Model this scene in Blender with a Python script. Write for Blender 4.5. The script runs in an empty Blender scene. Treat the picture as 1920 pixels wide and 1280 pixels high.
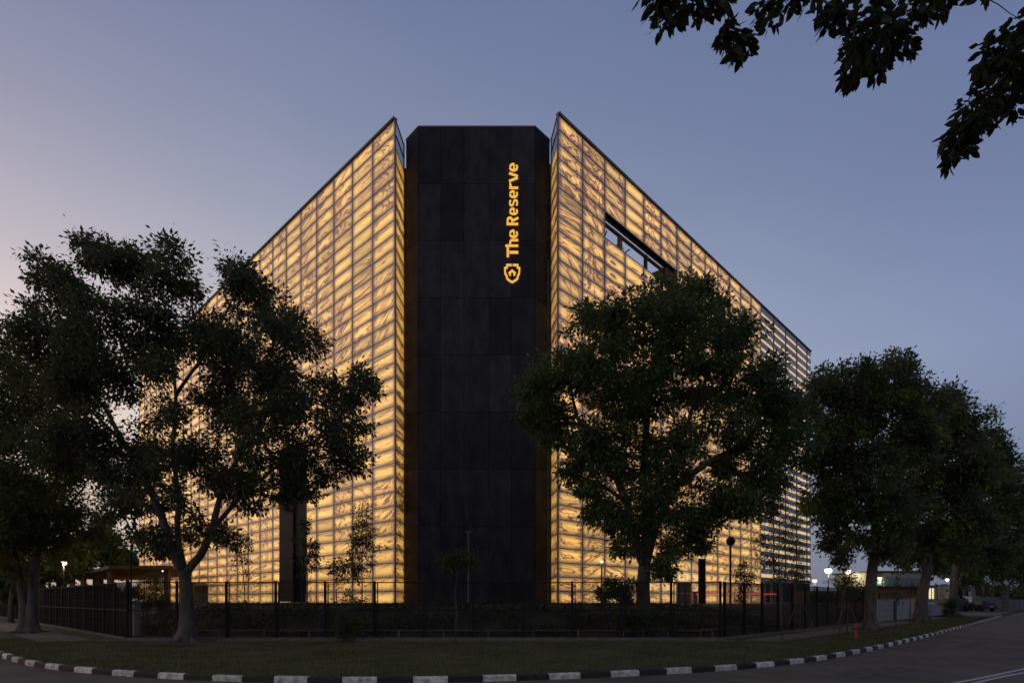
import bpy, bmesh, math, random
import numpy as np
from mathutils import Vector, Matrix
random.seed(7); rng = np.random.default_rng(7)
S = bpy.context.scene; COL = S.collection
R = math.radians

# ------------------------------------------------------------------ camera
F = 1095.24; EYE = 1.75; HOR = 1124.0
cam = bpy.data.cameras.new('camera'); co = bpy.data.objects.new('camera', cam); COL.objects.link(co)
co.location = (0, 0, EYE); co.rotation_euler = (R(90), 0, 0)
cam.sensor_width = 36; cam.lens = 36 * F / 1920; cam.shift_y = (HOR - 640) / 1920
cam.clip_start = .1; cam.clip_end = 3000
S.camera = co

# ------------------------------------------------------------------ world: clear dusk sky, afterglow low on the left
w = bpy.data.worlds.new('World'); S.world = w; w.use_nodes = True
nt = w.node_tree; nt.nodes.clear()
def N(t, kind, **kw):
    n = t.nodes.new(kind)
    for k, v in kw.items():
        if k == 'inp':
            for i, x in v.items(): n.inputs[i].default_value = x
        else: setattr(n, k, v)
    return n
def M_(t, op, a, b=None, c=None, clamp=False):
    n = t.nodes.new('ShaderNodeMath'); n.operation = op; n.use_clamp = clamp
    for i, x in enumerate((a, b, c)):
        if x is None: continue
        if isinstance(x, (int, float)): n.inputs[i].default_value = x
        else: t.links.new(x, n.inputs[i])
    return n.outputs[0]
tc = N(nt, 'ShaderNodeTexCoord'); sx = N(nt, 'ShaderNodeSeparateXYZ'); nt.links.new(tc.outputs['Generated'], sx.inputs[0])
zz = M_(nt, 'SMOOTH_MAX', sx.outputs[2], .30, .15)
xx = M_(nt, 'MAXIMUM', M_(nt, 'MINIMUM', sx.outputs[0], .75), -.75)
xz = M_(nt, 'MULTIPLY', xx, zz); x2 = M_(nt, 'MULTIPLY', xx, xx)
CF = [[0.457, 0.33, 0.022], [-3.287, -2.78, -1.555], [-1.496, -1.02, -0.327], [1.429, 0.99, 0.25], [-0.559, -0.669, -0.393]]
cmb = N(nt, 'ShaderNodeCombineXYZ')
cm = N(nt, 'ShaderNodeMapping'); cm.inputs['Scale'].default_value = (1.2, 1.2, 3.4); cm.inputs['Rotation'].default_value = (0, .35, 0); nt.links.new(tc.outputs['Generated'], cm.inputs[0])
cn = N(nt, 'ShaderNodeTexNoise', inp={'Scale': 1.6, 'Detail': 4.0, 'Roughness': .5, 'Distortion': .6}); nt.links.new(cm.outputs[0], cn.inputs['Vector'])
veil = M_(nt, 'MULTIPLY_ADD', cn.outputs['Fac'], .20, .90)
hz_ = N(nt, 'ShaderNodeMapRange', inp={'From Min': 0.0, 'From Max': .33, 'To Min': .52, 'To Max': 1.0}); nt.links.new(sx.outputs[2], hz_.inputs[0])
for k in range(3):
    s = M_(nt, 'MULTIPLY_ADD', zz, CF[1][k], CF[0][k])
    s = M_(nt, 'MULTIPLY_ADD', xx, CF[2][k], s)
    s = M_(nt, 'MULTIPLY_ADD', xz, CF[3][k], s)
    s = M_(nt, 'MULTIPLY_ADD', x2, CF[4][k], s)
    nt.links.new(M_(nt, 'MULTIPLY', M_(nt, 'EXPONENT', s), M_(nt, 'MULTIPLY', hz_.outputs[0], veil)), cmb.inputs[k])
sky = N(nt, 'ShaderNodeTexSky', sky_type='NISHITA', sun_disc=False)
sky.sun_elevation = R(0.5); sky.sun_rotation = R(-80); sky.altitude = 20; sky.dust_density = 1.5
bg1 = N(nt, 'ShaderNodeBackground'); bg1.inputs[1].default_value = .95; nt.links.new(cmb.outputs[0], bg1.inputs[0])
bg2 = N(nt, 'ShaderNodeBackground'); bg2.inputs[1].default_value = .05; nt.links.new(sky.outputs[0], bg2.inputs[0])
ad = N(nt, 'ShaderNodeAddShader'); nt.links.new(bg1.outputs[0], ad.inputs[0]); nt.links.new(bg2.outputs[0], ad.inputs[1])
wo = N(nt, 'ShaderNodeOutputWorld'); nt.links.new(ad.outputs[0], wo.inputs[0])
# the sun has all but set, low on the left
sun = bpy.data.lights.new('sun', 'SUN'); sun.energy = .02; sun.angle = R(20); sun.color = (1, .8, .7)
so = bpy.data.objects.new('sun', sun); COL.objects.link(so); so.rotation_euler = (R(86), 0, R(-80))
S.view_settings.view_transform = 'Standard'; S.view_settings.look = 'None'
S.view_settings.exposure = 0; S.view_settings.gamma = 1; S.view_settings.use_curve_mapping = False
S.cycles.use_denoising = True
S.cycles.max_bounces = 8; S.cycles.diffuse_bounces = 5; S.cycles.transmission_bounces = 6; S.cycles.glossy_bounces = 3; S.cycles.sample_clamp_indirect = 3
S.cycles.caustics_reflective = False; S.cycles.caustics_refractive = False

# ------------------------------------------------------------------ helpers
def P(u, v, Y): return Vector(((u - 960) / F * Y, Y, EYE + (HOR - v) / F * Y))   # a point seen at (u,v) at distance Y
def G(u, v, z=0.0):
    Y = (EYE - z) * F / (v - HOR); return Vector(((u - 960) / F * Y, Y, z))
def finish(o, parent=None, loc=None):
    COL.objects.link(o)
    if parent is not None: o.parent = parent
    if loc is not None: o.location = loc
    return o
def tag(o, label=None, cat=None, group=None, kind=None):
    if label: o['label'] = label
    if cat: o['category'] = cat
    if group: o['group'] = group
    if kind: o['kind'] = kind
    return o
def thing(name, label, cat, group=None, loc=(0, 0, 0), rz=0):
    o = bpy.data.objects.new(name, None); COL.objects.link(o); o.location = loc; o.rotation_euler = (0, 0, rz); o.empty_display_size = .2
    return tag(o, label, cat, group)
class MB:
    def __init__(s): s.v = []; s.f = []; s.sm = False
    def add(s, vs, fs):
        b = len(s.v); s.v += [tuple(x) for x in vs]; s.f += [tuple(b + i for i in f) for f in fs]; return s
    def box(s, c, d, rz=0, m=None):
        hx, hy, hz = d[0] / 2, d[1] / 2, d[2] / 2; ca, sa = math.cos(rz), math.sin(rz); vs = []
        for x in (-hx, hx):
            for y in (-hy, hy):
                for z in (-hz, hz): vs.append((c[0] + x * ca - y * sa, c[1] + x * sa + y * ca, c[2] + z))
        return s.add(vs, [(0, 1, 3, 2), (4, 6, 7, 5), (0, 4, 5, 1), (2, 3, 7, 6), (0, 2, 6, 4), (1, 5, 7, 3)])
    def tube(s, pts, rad, n=8, cap=True):
        pts = [Vector(p) for p in pts]
        if isinstance(rad, (int, float)): rad = [rad] * len(pts)
        b = len(s.v); up = None
        for i, p in enumerate(pts):
            t = (pts[min(i + 1, len(pts) - 1)] - pts[max(i - 1, 0)])
            if t.length < 1e-9: t = Vector((0, 0, 1))
            t.normalize()
            if up is None: up = t.orthogonal().normalized()
            else:
                up = up - t * up.dot(t); up = up.normalized() if up.length > 1e-6 else t.orthogonal().normalized()
            q = t.cross(up)
            for k in range(n):
                a = 2 * math.pi * k / n; s.v.append(tuple(p + (up * math.cos(a) + q * math.sin(a)) * rad[i]))
        for i in range(len(pts) - 1):
            for k in range(n):
                k2 = (k + 1) % n; s.f.append((b + i * n + k, b + i * n + k2, b + (i + 1) * n + k2, b + (i + 1) * n + k))
        if cap:
            s.f.append(tuple(b + k for k in range(n))[::-1]); s.f.append(tuple(b + (len(pts) - 1) * n + k for k in range(n)))
        return s
    def prism(s, poly, z0, z1):
        n = len(poly); vs = [(p[0], p[1], z0) for p in poly] + [(p[0], p[1], z1) for p in poly]
        return s.add(vs, [tuple(range(n))[::-1], tuple(range(n, 2 * n))] + [(i, (i + 1) % n, n + (i + 1) % n, n + i) for i in range(n)])
    def ball(s, c, r, n=10, m=6, sz=1.0):
        vs = [(c[0], c[1], c[2] - r * sz)]
        for j in range(1, m):
            a = math.pi * j / m - math.pi / 2
            for k in range(n): vs.append((c[0] + r * math.cos(a) * math.cos(2 * math.pi * k / n), c[1] + r * math.cos(a) * math.sin(2 * math.pi * k / n), c[2] + r * math.sin(a) * sz))
        vs.append((c[0], c[1], c[2] + r * sz)); fs = [(0, 1 + (k + 1) % n, 1 + k) for k in range(n)]
        for j in range(m - 2):
            for k in range(n): fs.append((1 + j * n + k, 1 + j * n + (k + 1) % n, 1 + (j + 1) * n + (k + 1) % n, 1 + (j + 1) * n + k))
        e = len(vs) - 1; fs += [(e, 1 + (m - 2) * n + k, 1 + (m - 2) * n + (k + 1) % n) for k in range(n)]
        return s.add(vs, fs)
    def mesh(s, name, mat, smooth=False):
        me = bpy.data.meshes.new(name); me.from_pydata(s.v, [], s.f); me.materials.append(mat)
        if smooth: me.polygons.foreach_set('use_smooth', [True] * len(me.polygons))
        me.update(); return me
    def build(s, name, mat, parent=None, smooth=False, kind=None):
        o = bpy.data.objects.new(name, s.mesh(name, mat, smooth))
        if kind: o['kind'] = kind
        return finish(o, parent)
def np_mesh(name, V, Fc, mat, parent=None, kind=None):
    """V (n,3), Fc (m,k) constant-size faces"""
    me = bpy.data.meshes.new(name); m, k = Fc.shape
    me.vertices.add(len(V)); me.vertices.foreach_set('co', V.astype(np.float32).ravel())
    me.loops.add(m * k); me.loops.foreach_set('vertex_index', Fc.astype(np.int32).ravel())
    me.polygons.add(m); me.polygons.foreach_set('loop_start', np.arange(0, m * k, k, dtype=np.int32)); me.polygons.foreach_set('loop_total', np.full(m, k, dtype=np.int32))
    me.materials.append(mat); me.update(calc_edges=True)
    o = bpy.data.objects.new(name, me)
    if kind: o['kind'] = kind
    return finish(o, parent)
def inst(name, me, parent, loc, rot=(0, 0, 0), sc=None):
    o = bpy.data.objects.new(name, me); finish(o, parent, loc); o.rotation_euler = rot
    if sc: o.scale = sc
    return o

# ------------------------------------------------------------------ materials
def mat(name, col, rough=.6, metal=0, noise=0, nscale=5, bump=0, bscale=20, col2=None, spec=.5, rnd=0, stretch=None):
    m = bpy.data.materials.new(name); m.use_nodes = True; t = m.node_tree; b = t.nodes['Principled BSDF']
    b.inputs['Roughness'].default_value = rough; b.inputs['Metallic'].default_value = metal; b.inputs['Specular IOR Level'].default_value = spec
    b.inputs['Base Color'].default_value = (*col, 1); last = None
    geo = N(t, 'ShaderNodeNewGeometry'); pos = geo.outputs['Position']
    if stretch:
        mp = N(t, 'ShaderNodeMapping'); mp.inputs['Scale'].default_value = stretch; t.links.new(pos, mp.inputs[0]); pos = mp.outputs[0]
    if noise:
        nz = N(t, 'ShaderNodeTexNoise', inp={'Scale': nscale, 'Detail': 6.0, 'Roughness': .6}); t.links.new(pos, nz.inputs['Vector'])
        mx = N(t, 'ShaderNodeMix', data_type='RGBA'); c2 = col2 or tuple(min(1, c * (1 + noise)) for c in col); c1 = tuple(c * (1 - noise) for c in col) if not col2 else col
        mx.inputs[6].default_value = (*c1, 1); mx.inputs[7].default_value = (*c2, 1)
        rp = N(t, 'ShaderNodeMapRange', inp={'From Min': .35, 'From Max': .65}); t.links.new(nz.outputs['Fac'], rp.inputs[0]); t.links.new(rp.outputs[0], mx.inputs[0]); last = mx.outputs[2]
    if rnd:
        oi = N(t, 'ShaderNodeObjectInfo'); hs = N(t, 'ShaderNodeHueSaturation')
        v = M_(t, 'MULTIPLY_ADD', oi.outputs['Random'], rnd * 2, 1 - rnd); t.links.new(v, hs.inputs['Value'])
        if last: t.links.new(last, hs.inputs['Color'])
        else: hs.inputs['Color'].default_value = (*col, 1)
        last = hs.outputs[0]
    if last: t.links.new(last, b.inputs['Base Color'])
    if bump:
        nb = N(t, 'ShaderNodeTexNoise', inp={'Scale': bscale, 'Detail': 4.0}); t.links.new(pos, nb.inputs['Vector'])
        bp = N(t, 'ShaderNodeBump', inp={'Strength': bump, 'Distance': .05}); t.links.new(nb.outputs['Fac'], bp.inputs['Height']); t.links.new(bp.outputs[0], b.inputs['Normal'])
    return m
def emit(name, col, st, base=(.1, .1, .1)):
    m = bpy.data.materials.new(name); m.use_nodes = True; b = m.node_tree.nodes['Principled BSDF']
    b.inputs['Base Color'].default_value = (*base, 1); b.inputs['Emission Color'].default_value = (*col, 1); b.inputs['Emission Strength'].default_value = st
    return m
def leafmat(name, dark, light, tip=None, tipamt=0.0):
    m = bpy.data.materials.new(name); m.use_nodes = True; t = m.node_tree; t.nodes.clear()
    g = N(t, 'ShaderNodeNewGeometry'); mx = N(t, 'ShaderNodeMix', data_type='RGBA'); mx.inputs[6].default_value = (*dark, 1); mx.inputs[7].default_value = (*light, 1)
    t.links.new(g.outputs['Random Per Island'], mx.inputs[0]); c = mx.outputs[2]
    nz = N(t, 'ShaderNodeTexNoise', inp={'Scale': .55, 'Detail': 2.0}); t.links.new(g.outputs['Position'], nz.inputs['Vector'])
    if tip:
        m2 = N(t, 'ShaderNodeMix', data_type='RGBA'); m2.inputs[7].default_value = (*tip, 1); t.links.new(c, m2.inputs[6])
        rp = N(t, 'ShaderNodeMapRange', inp={'From Min': .70 - tipamt, 'From Max': .80 - tipamt}); t.links.new(nz.outputs['Fac'], rp.inputs[0]); t.links.new(rp.outputs[0], m2.inputs[0]); c = m2.outputs[2]
    b = N(t, 'ShaderNodeBsdfPrincipled', inp={'Roughness': .55, 'Specular IOR Level': .28}); t.links.new(c, b.inputs['Base Color'])
    tr = N(t, 'ShaderNodeBsdfTranslucent'); t.links.new(c, tr.inputs[0])
    ms = N(t, 'ShaderNodeMixShader', inp={0: .42}); t.links.new(b.outputs[0], ms.inputs[1]); t.links.new(tr.outputs[0], ms.inputs[2])
    o = N(t, 'ShaderNodeOutputMaterial'); t.links.new(ms.outputs[0], o.inputs[0])
    return m
def stonemat(name, O, d, colw, z0, seed, core=(1.10, .605, .118), edge=(.15, .092, .042), st=1.0, busy=0.0):
    """backlit onyx: LED light through each slab, strongest along its middle, with dark mineral veins"""
    m = bpy.data.materials.new(name); m.use_nodes = True; t = m.node_tree; L = t.links; b = t.nodes['Principled BSDF']
    g = N(t, 'ShaderNodeNewGeometry'); sp = N(t, 'ShaderNodeSeparateXYZ'); L.new(g.outputs['Position'], sp.inputs[0])
    al = M_(t, 'MULTIPLY_ADD', M_(t, 'SUBTRACT', sp.outputs[0], O[0]), d[0], M_(t, 'MULTIPLY', M_(t, 'SUBTRACT', sp.outputs[1], O[1]), d[1]))
    uu = M_(t, 'DIVIDE', al, colw); vv = M_(t, 'SUBTRACT', sp.outputs[2], z0)
    fu = M_(t, 'FRACT', uu); fv = M_(t, 'FRACT', vv); iu = M_(t, 'FLOOR', uu); iv = M_(t, 'FLOOR', vv)
    def rand(a, b_, k):
        wn = N(t, 'ShaderNodeTexWhiteNoise', noise_dimensions='3D'); c = N(t, 'ShaderNodeCombineXYZ', inp={2: seed + k})
        for i, x in ((0, a), (1, b_)):
            if isinstance(x, (int, float)): c.inputs[i].default_value = x
            else: L.new(x, c.inputs[i])
        L.new(c.outputs[0], wn.inputs['Vector']); return wn.outputs['Value']
    r1 = rand(iu, iv, .1); r2 = rand(iu, iv, .3); rc = rand(iu, 3.0, .5)
    # runs of slabs cut from one block: a few rows in a column share a figure that drifts from slab to slab
    blk = M_(t, 'FLOOR', M_(t, 'MULTIPLY_ADD', iv, .21, M_(t, 'MULTIPLY', rc, 5)))
    rb = rand(iu, blk, .7); rb2 = rand(iu, blk, .9)
    par = M_(t, 'MODULO', iu, 2); lu = M_(t, 'ABSOLUTE', M_(t, 'SUBTRACT', par, fu))
    ang = M_(t, 'MULTIPLY', M_(t, 'MULTIPLY_ADD', rb2, 1.7, -.55), M_(t, 'MULTIPLY_ADD', rb, .85, .12))
    cx = M_(t, 'MULTIPLY', lu, colw); cy = fv
    ca = M_(t, 'COSINE', ang); sa = M_(t, 'SINE', ang)
    qx = M_(t, 'SUBTRACT', M_(t, 'MULTIPLY', cx, ca), M_(t, 'MULTIPLY', cy, sa)); qy = M_(t, 'ADD', M_(t, 'MULTIPLY', cx, sa), M_(t, 'MULTIPLY', cy, ca))
    qc = N(t, 'ShaderNodeCombineXYZ'); L.new(M_(t, 'MULTIPLY', qx, M_(t, 'MULTIPLY_ADD', rb, .62, .24)), qc.inputs[0]); L.new(M_(t, 'MULTIPLY', qy, M_(t, 'MULTIPLY_ADD', rb, -1.3, 2.7)), qc.inputs[1])
    L.new(M_(t, 'MULTIPLY_ADD', rb, 37, M_(t, 'MULTIPLY_ADD', iv, .16, M_(t, 'MULTIPLY', r1, .25))), qc.inputs[2])
    n1 = N(t, 'ShaderNodeTexNoise', inp={'Scale': .72, 'Detail': 8.0, 'Roughness': .52, 'Distortion': 1.3}); L.new(qc.outputs[0], n1.inputs['Vector'])
    n2 = N(t, 'ShaderNodeTexNoise', inp={'Scale': .8, 'Detail': 1.0}); L.new(qc.outputs[0], n2.inputs['Vector'])
    n3 = N(t, 'ShaderNodeTexNoise', inp={'Scale': 2.6, 'Detail': 5.0, 'Roughness': .65, 'Distortion': .8}); L.new(qc.outputs[0], n3.inputs['Vector'])
    dens = N(t, 'ShaderNodeMapRange', inp={'From Min': .38, 'From Max': .60}); L.new(M_(t, 'MULTIPLY_ADD', rb, .34, M_(t, 'ADD', n2.outputs['Fac'], busy - .088)), dens.inputs[0])
    # bold veins: where the noise crosses its mean
    a1 = M_(t, 'ABSOLUTE', M_(t, 'SUBTRACT', n1.outputs['Fac'], .5))
    wv = M_(t, 'MULTIPLY_ADD', M_(t, 'MULTIPLY', n3.outputs['Fac'], dens.outputs[0]), .070, .008)
    v1 = M_(t, 'SUBTRACT', 1.0, M_(t, 'DIVIDE', a1, wv), clamp=True)
    v1 = M_(t, 'MULTIPLY', M_(t, 'MULTIPLY', v1, 2.4, clamp=True), M_(t, 'MULTIPLY_ADD', dens.outputs[0], .75, .25))
    # fine nested contours
    sn = M_(t, 'ABSOLUTE', M_(t, 'SINE', M_(t, 'MULTIPLY', n1.outputs['Fac'], 38)))
    v2 = M_(t, 'SUBTRACT', 1.0, M_(t, 'DIVIDE', sn, .30), clamp=True); v2 = M_(t, 'MULTIPLY', v2, M_(t, 'MULTIPLY', dens.outputs[0], .8))
    gx = M_(t, 'ABSOLUTE', M_(t, 'MULTIPLY_ADD', fu, 2, -1)); gy = M_(t, 'ABSOLUTE', M_(t, 'MULTIPLY_ADD', fv, 2, -1.02))
    ex = N(t, 'ShaderNodeMapRange', interpolation_type='SMOOTHSTEP', inp={'From Min': 1.02, 'From Max': .62}); L.new(gx, ex.inputs[0])
    ey = N(t, 'ShaderNodeMapRange', interpolation_type='SMOOTHSTEP', inp={'From Min': 1.05, 'From Max': .12}); L.new(M_(t, 'ADD', gy, M_(t, 'MULTIPLY_ADD', n3.outputs['Fac'], .9, -.45)), ey.inputs[0])
    glow = M_(t, 'MULTIPLY', ex.outputs[0], M_(t, 'MULTIPLY_ADD', ey.outputs[0], .97, .03))
    mx = N(t, 'ShaderNodeMix', data_type='RGBA'); mx.inputs[6].default_value = (*edge, 1); mx.inputs[7].default_value = (*core, 1); L.new(glow, mx.inputs[0])
    # cloudy body of the stone
    cl = N(t, 'ShaderNodeMapRange', inp={'From Min': .25, 'From Max': .75, 'To Min': .72, 'To Max': 1.12}); L.new(n3.outputs['Fac'], cl.inputs[0])
    pv = M_(t, 'MULTIPLY_ADD', M_(t, 'POWER', r2, .6), .55, .60); k = M_(t, 'MULTIPLY', cl.outputs[0], pv)
    mv = N(t, 'ShaderNodeMix', data_type='RGBA'); L.new(mx.outputs[2], mv.inputs[6]); mv.inputs[7].default_value = (.045, .03, .03, 1)
    L.new(M_(t, 'MULTIPLY', M_(t, 'MAXIMUM', v1, v2), .80, clamp=True), mv.inputs[0])
    # halo round veins
    hal = M_(t, 'SUBTRACT', 1.0, M_(t, 'DIVIDE', a1, .10), clamp=True)
    mh = N(t, 'ShaderNodeMix', data_type='RGBA', blend_type='MULTIPLY'); L.new(M_(t, 'MULTIPLY', hal, M_(t, 'MULTIPLY', dens.outputs[0], .8)), mh.inputs[0]); L.new(mv.outputs[2], mh.inputs[6]); mh.inputs[7].default_value = (.75, .45, .26, 1)
    L.new(mh.outputs[2], b.inputs['Emission Color']); L.new(M_(t, 'MULTIPLY', k, st), b.inputs['Emission Strength'])
    b.inputs['Base Color'].default_value = (.34, .30, .26, 1); b.inputs['Roughness'].default_value = .3; b.inputs['Specular IOR Level'].default_value = .5
    return m

m_frame = mat('facade_metal', (.17, .17, .18), .45, .3)
m_dark = mat('dark_clad', (.021, .0195, .023), .72, 0, noise=.45, nscale=1.3, bump=.6, bscale=26, rnd=.42, stretch=(1, 1, .5), spec=.25)
m_black = mat('black_paint', (.008, .008, .009), .6, spec=.2)
m_body = mat('inner_wall', (.05, .05, .055), .8)
m_conc = mat('concrete', (.30, .29, .27), .85, noise=.2, nscale=2, bump=.2, bscale=30)
m_concd = mat('concrete_aged', (.125, .112, .098), .9, noise=.3, nscale=3, bump=.3, bscale=25, rnd=.12)
m_asph = mat('asphalt', (.118, .090, .060), .85, noise=.3, nscale=.5, bump=.35, bscale=60)
m_white = mat('white_paint', (.56, .52, .44), .7, noise=.42, nscale=7, rnd=.2, bump=.2, bscale=30)
m_blackk = mat('kerb_black', (.018, .014, .009), .75, noise=.5, nscale=8, rnd=.3, bump=.2, bscale=30)
m_line = mat('road_line', (.5, .48, .44), .8, noise=.3, nscale=14)
m_slat = mat('louvre_glass', (.36, .39, .43), .35, .25, rnd=.12)
m_wood = mat('wood_beam', (.22, .12, .055), .6, noise=.3, nscale=4)
m_steel = mat('steel', (.28, .28, .29), .5, .6)
m_barkd = mat('bark', (.085, .072, .060), .92, noise=.4, nscale=5, bump=.9, bscale=11, stretch=(1, 1, .35))
m_barkp = mat('pale_bark', (.42, .38, .40), .9, noise=.25, nscale=4, bump=.3, bscale=9)
m_red = mat('red_paint', (.30, .022, .022), .45)
m_tan = mat('tan_panel', (.42, .27, .13), .7, noise=.15, nscale=2)
m_brown = mat('brown_wood', (.14, .07, .035), .6, noise=.3, nscale=3)
m_glass = mat('dark_glass', (.02, .025, .03), .08, .2)
m_soil = mat('soil', (.06, .045, .032), .95, noise=.4, nscale=6, bump=.5, bscale=20)
m_led = emit('warm_light', (1, .72, .34), 2.6); m_ledg = emit('cool_light', (.95, 1, .60), 3.2); m_redl = emit('red_light', (1, .04, .03), 1.6); m_band = emit('warm_glow', (1, .66, .30), .72, (.4, .35, .3)); m_gold = emit('gold_light', (1, .52, .06), .85, (.3, .2, .05))
m_blue = emit('blue_white_light', (.75, .8, 1), 6); m_win = emit('lit_window', (1, .85, .45), .9)
m_cloth = mat('dark_cloth', (.025, .025, .032), .9); m_skin = mat('skin', (.30, .18, .12), .6)
def grassmat(name, a, b, sc):
    m = mat(name, a, .95, noise=1, nscale=sc, col2=b, bump=.8, bscale=45); return m
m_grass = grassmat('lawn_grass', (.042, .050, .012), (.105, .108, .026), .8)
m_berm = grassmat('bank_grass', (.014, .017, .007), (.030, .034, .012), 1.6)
m_blade = leafmat('grass_blade', (.05, .065, .016), (.12, .13, .035), (.13, .10, .04), .06)

# ------------------------------------------------------------------ ground
LD = Vector((-.7207, .6933)); RD = Vector((.6933, .7207))
FL = Vector((-15.8, 24.0)); FR = Vector((8.55, 24.0))           # corners of the site fence
FLN = Vector((.6933, .7207)); FRN = Vector((-.7207, .6933))      # inward normals
ZP = 1.35
def gd(x, y):
    d = min(y - 24.0, (Vector((x, y)) - FL).dot(FLN), (Vector((x, y)) - FR).dot(FRN)); return d
def gz(x, y):
    d = gd(x, y); t = min(1, max(0, (d - 1.6) / 5.2)); return .12 + (ZP - .12) * t * t * (3 - 2 * t)
g = MB(); g.add([(-900, -200, -.06), (900, -200, -.06), (900, 1500, -.06), (-900, 1500, -.06)], [(0, 1, 2, 3)]); tag(g.build('ground', m_soil), kind='structure', label='flat dark ground out to the horizon')
_t = m_asph.node_tree; _b = _t.nodes['Principled BSDF']; _l = _b.inputs['Base Color'].links[0].from_socket; _g = N(_t, 'ShaderNodeNewGeometry')
_v = N(_t, 'ShaderNodeTexVoronoi', feature='DISTANCE_TO_EDGE', inp={'Scale': .33}); _w = N(_t, 'ShaderNodeTexNoise', inp={'Scale': 2.2, 'Detail': 5.0}); _ma = N(_t, 'ShaderNodeMix', data_type='VECTOR', inp={0: .25}); _t.links.new(_g.outputs['Position'], _w.inputs['Vector']); _t.links.new(_g.outputs['Position'], _ma.inputs[4]); _t.links.new(_w.outputs['Color'], _ma.inputs[5]); _t.links.new(_ma.outputs[1], _v.inputs['Vector'])
_r = N(_t, 'ShaderNodeMapRange', inp={'From Min': .0, 'From Max': .008, 'To Min': .45, 'To Max': 1.0}); _t.links.new(_v.outputs['Distance'], _r.inputs[0])
_s = N(_t, 'ShaderNodeTexNoise', inp={'Scale': 38.0, 'Detail': 3.0}); _t.links.new(_g.outputs['Position'], _s.inputs['Vector']); _k = M_(_t, 'MULTIPLY', _r.outputs[0], M_(_t, 'MULTIPLY_ADD', _s.outputs['Fac'], 1.3, .35))
_h = N(_t, 'ShaderNodeHueSaturation'); _t.links.new(_l, _h.inputs['Color']); _t.links.new(_k, _h.inputs['Value']); _t.links.new(_h.outputs[0], _b.inputs['Base Color'])
rd = MB(); rd.add([(-150, -60, 0), (400, -60, 0), (400, 420, 0), (-150, 420, 0)], [(0, 1, 2, 3)]); tag(rd.build('road', m_asph), kind='structure', label='dark asphalt road curving round the corner in front of the kerb')

# kerb line back-projected from its top edge
kp = [(7, 1232.7), (42, 1238.7), (93, 1246), (158, 1252), (240, 1258.3), (343, 1263.7), (453, 1267.8), (578, 1270), (710, 1270.2), (843, 1268.7), (975, 1265), (1101, 1260), (1217, 1256), (1321, 1250.8), (1409, 1244), (1478, 1237.5), (1534, 1231.2), (1581, 1224.6), (1641, 1212.7), (1741, 1189), (1806, 1174), (1874, 1153.9)]
kw = [G(u, v, .13).to_2d() for u, v in kp]
kw = [kw[0] + LD * 24, kw[0] + LD * 12, kw[0] + LD * 4] + kw
kw += [Vector((50, 60)) + RD * t for t in (4, 20, 60, 150)]
def catmull(pts, step):
    out = []
    for i in range(len(pts) - 1):
        p0 = pts[max(i - 1, 0)]; p1 = pts[i]; p2 = pts[i + 1]; p3 = pts[min(i + 2, len(pts) - 1)]; n = max(2, int((p2 - p1).length / step))
        for k in range(n):
            t = k / n; out.append(.5 * ((2 * p1) + (p2 - p0) * t + (2 * p0 - 5 * p1 + 4 * p2 - p3) * t * t + (3 * p1 - 3 * p2 + p3 - p0) * t ** 3))
    out.append(pts[-1]); return out
for _ in range(3):
    kw = [kw[0]] + [(kw[i - 1] + kw[i] * 2 + kw[i + 1]) / 4 for i in range(1, len(kw) - 1)] + [kw[-1]]
kl = catmull(kw, .15)
# walk along at 0.75 m
def resample(pl, step):
    out = [pl[0]]; acc = 0
    for a, b in zip(pl, pl[1:]):
        L = (b - a).length
        while acc + L >= step:
            f = (step - acc) / L; a = a + (b - a) * f; out.append(a.copy()); L = (b - a).length; acc = 0
        acc += L
    return out
ks = resample(kl, .74)
kerb = thing('kerb', None, None); tag(kerb, 'kerb of black and white painted stones round the grass verge', kind='structure')
def kerb_stone(L, mt, notch):
    a = MB(); h = L / 2 - .006
    prof = [(0, -.05), (.0, .10), (.035, .135), (.16, .13), (.16, -.05)]
    vs = [(x, y, z) for x in (-h, h) for y, z in prof]
    a.add(vs, [(4, 3, 2, 1, 0), (5, 6, 7, 8, 9)] + [(i, (i + 1) % 5, 5 + (i + 1) % 5, 5 + i) for i in range(5)])
    return a.mesh('kerb_stone', mt)
km = [kerb_stone(.74, m_white, 0), kerb_stone(.74, m_blackk, 0)]
nk = 0
for i, (a, b) in enumerate(zip(ks, ks[1:])):
    if nk >= 150: break
    c = (a + b) / 2; an = math.atan2(b.y - a.y, b.x - a.x)
    inst('kerb_stone', km[i % 2], kerb, (c.x, c.y, random.uniform(-.008, .006)), (0, 0, an + random.uniform(-.012, .012)), ((b - a).length / .74, 1, 1)); nk += 1
# verge sheet on the far side of the kerb
def offs(pl, d):
    out = []
    for i, p in enumerate(pl):
        t = (pl[min(i + 1, len(pl) - 1)] - pl[max(i - 1, 0)]).normalized(); out.append(p + Vector((-t.y, t.x)) * d)
    return out
inner = offs(resample(kl, .5), .14)
vg = MB()
NB = 24; ys = []
vs = []
for p in inner:
    far = Vector((p.x * 1.0, 0))
nI = len(inner)
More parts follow.
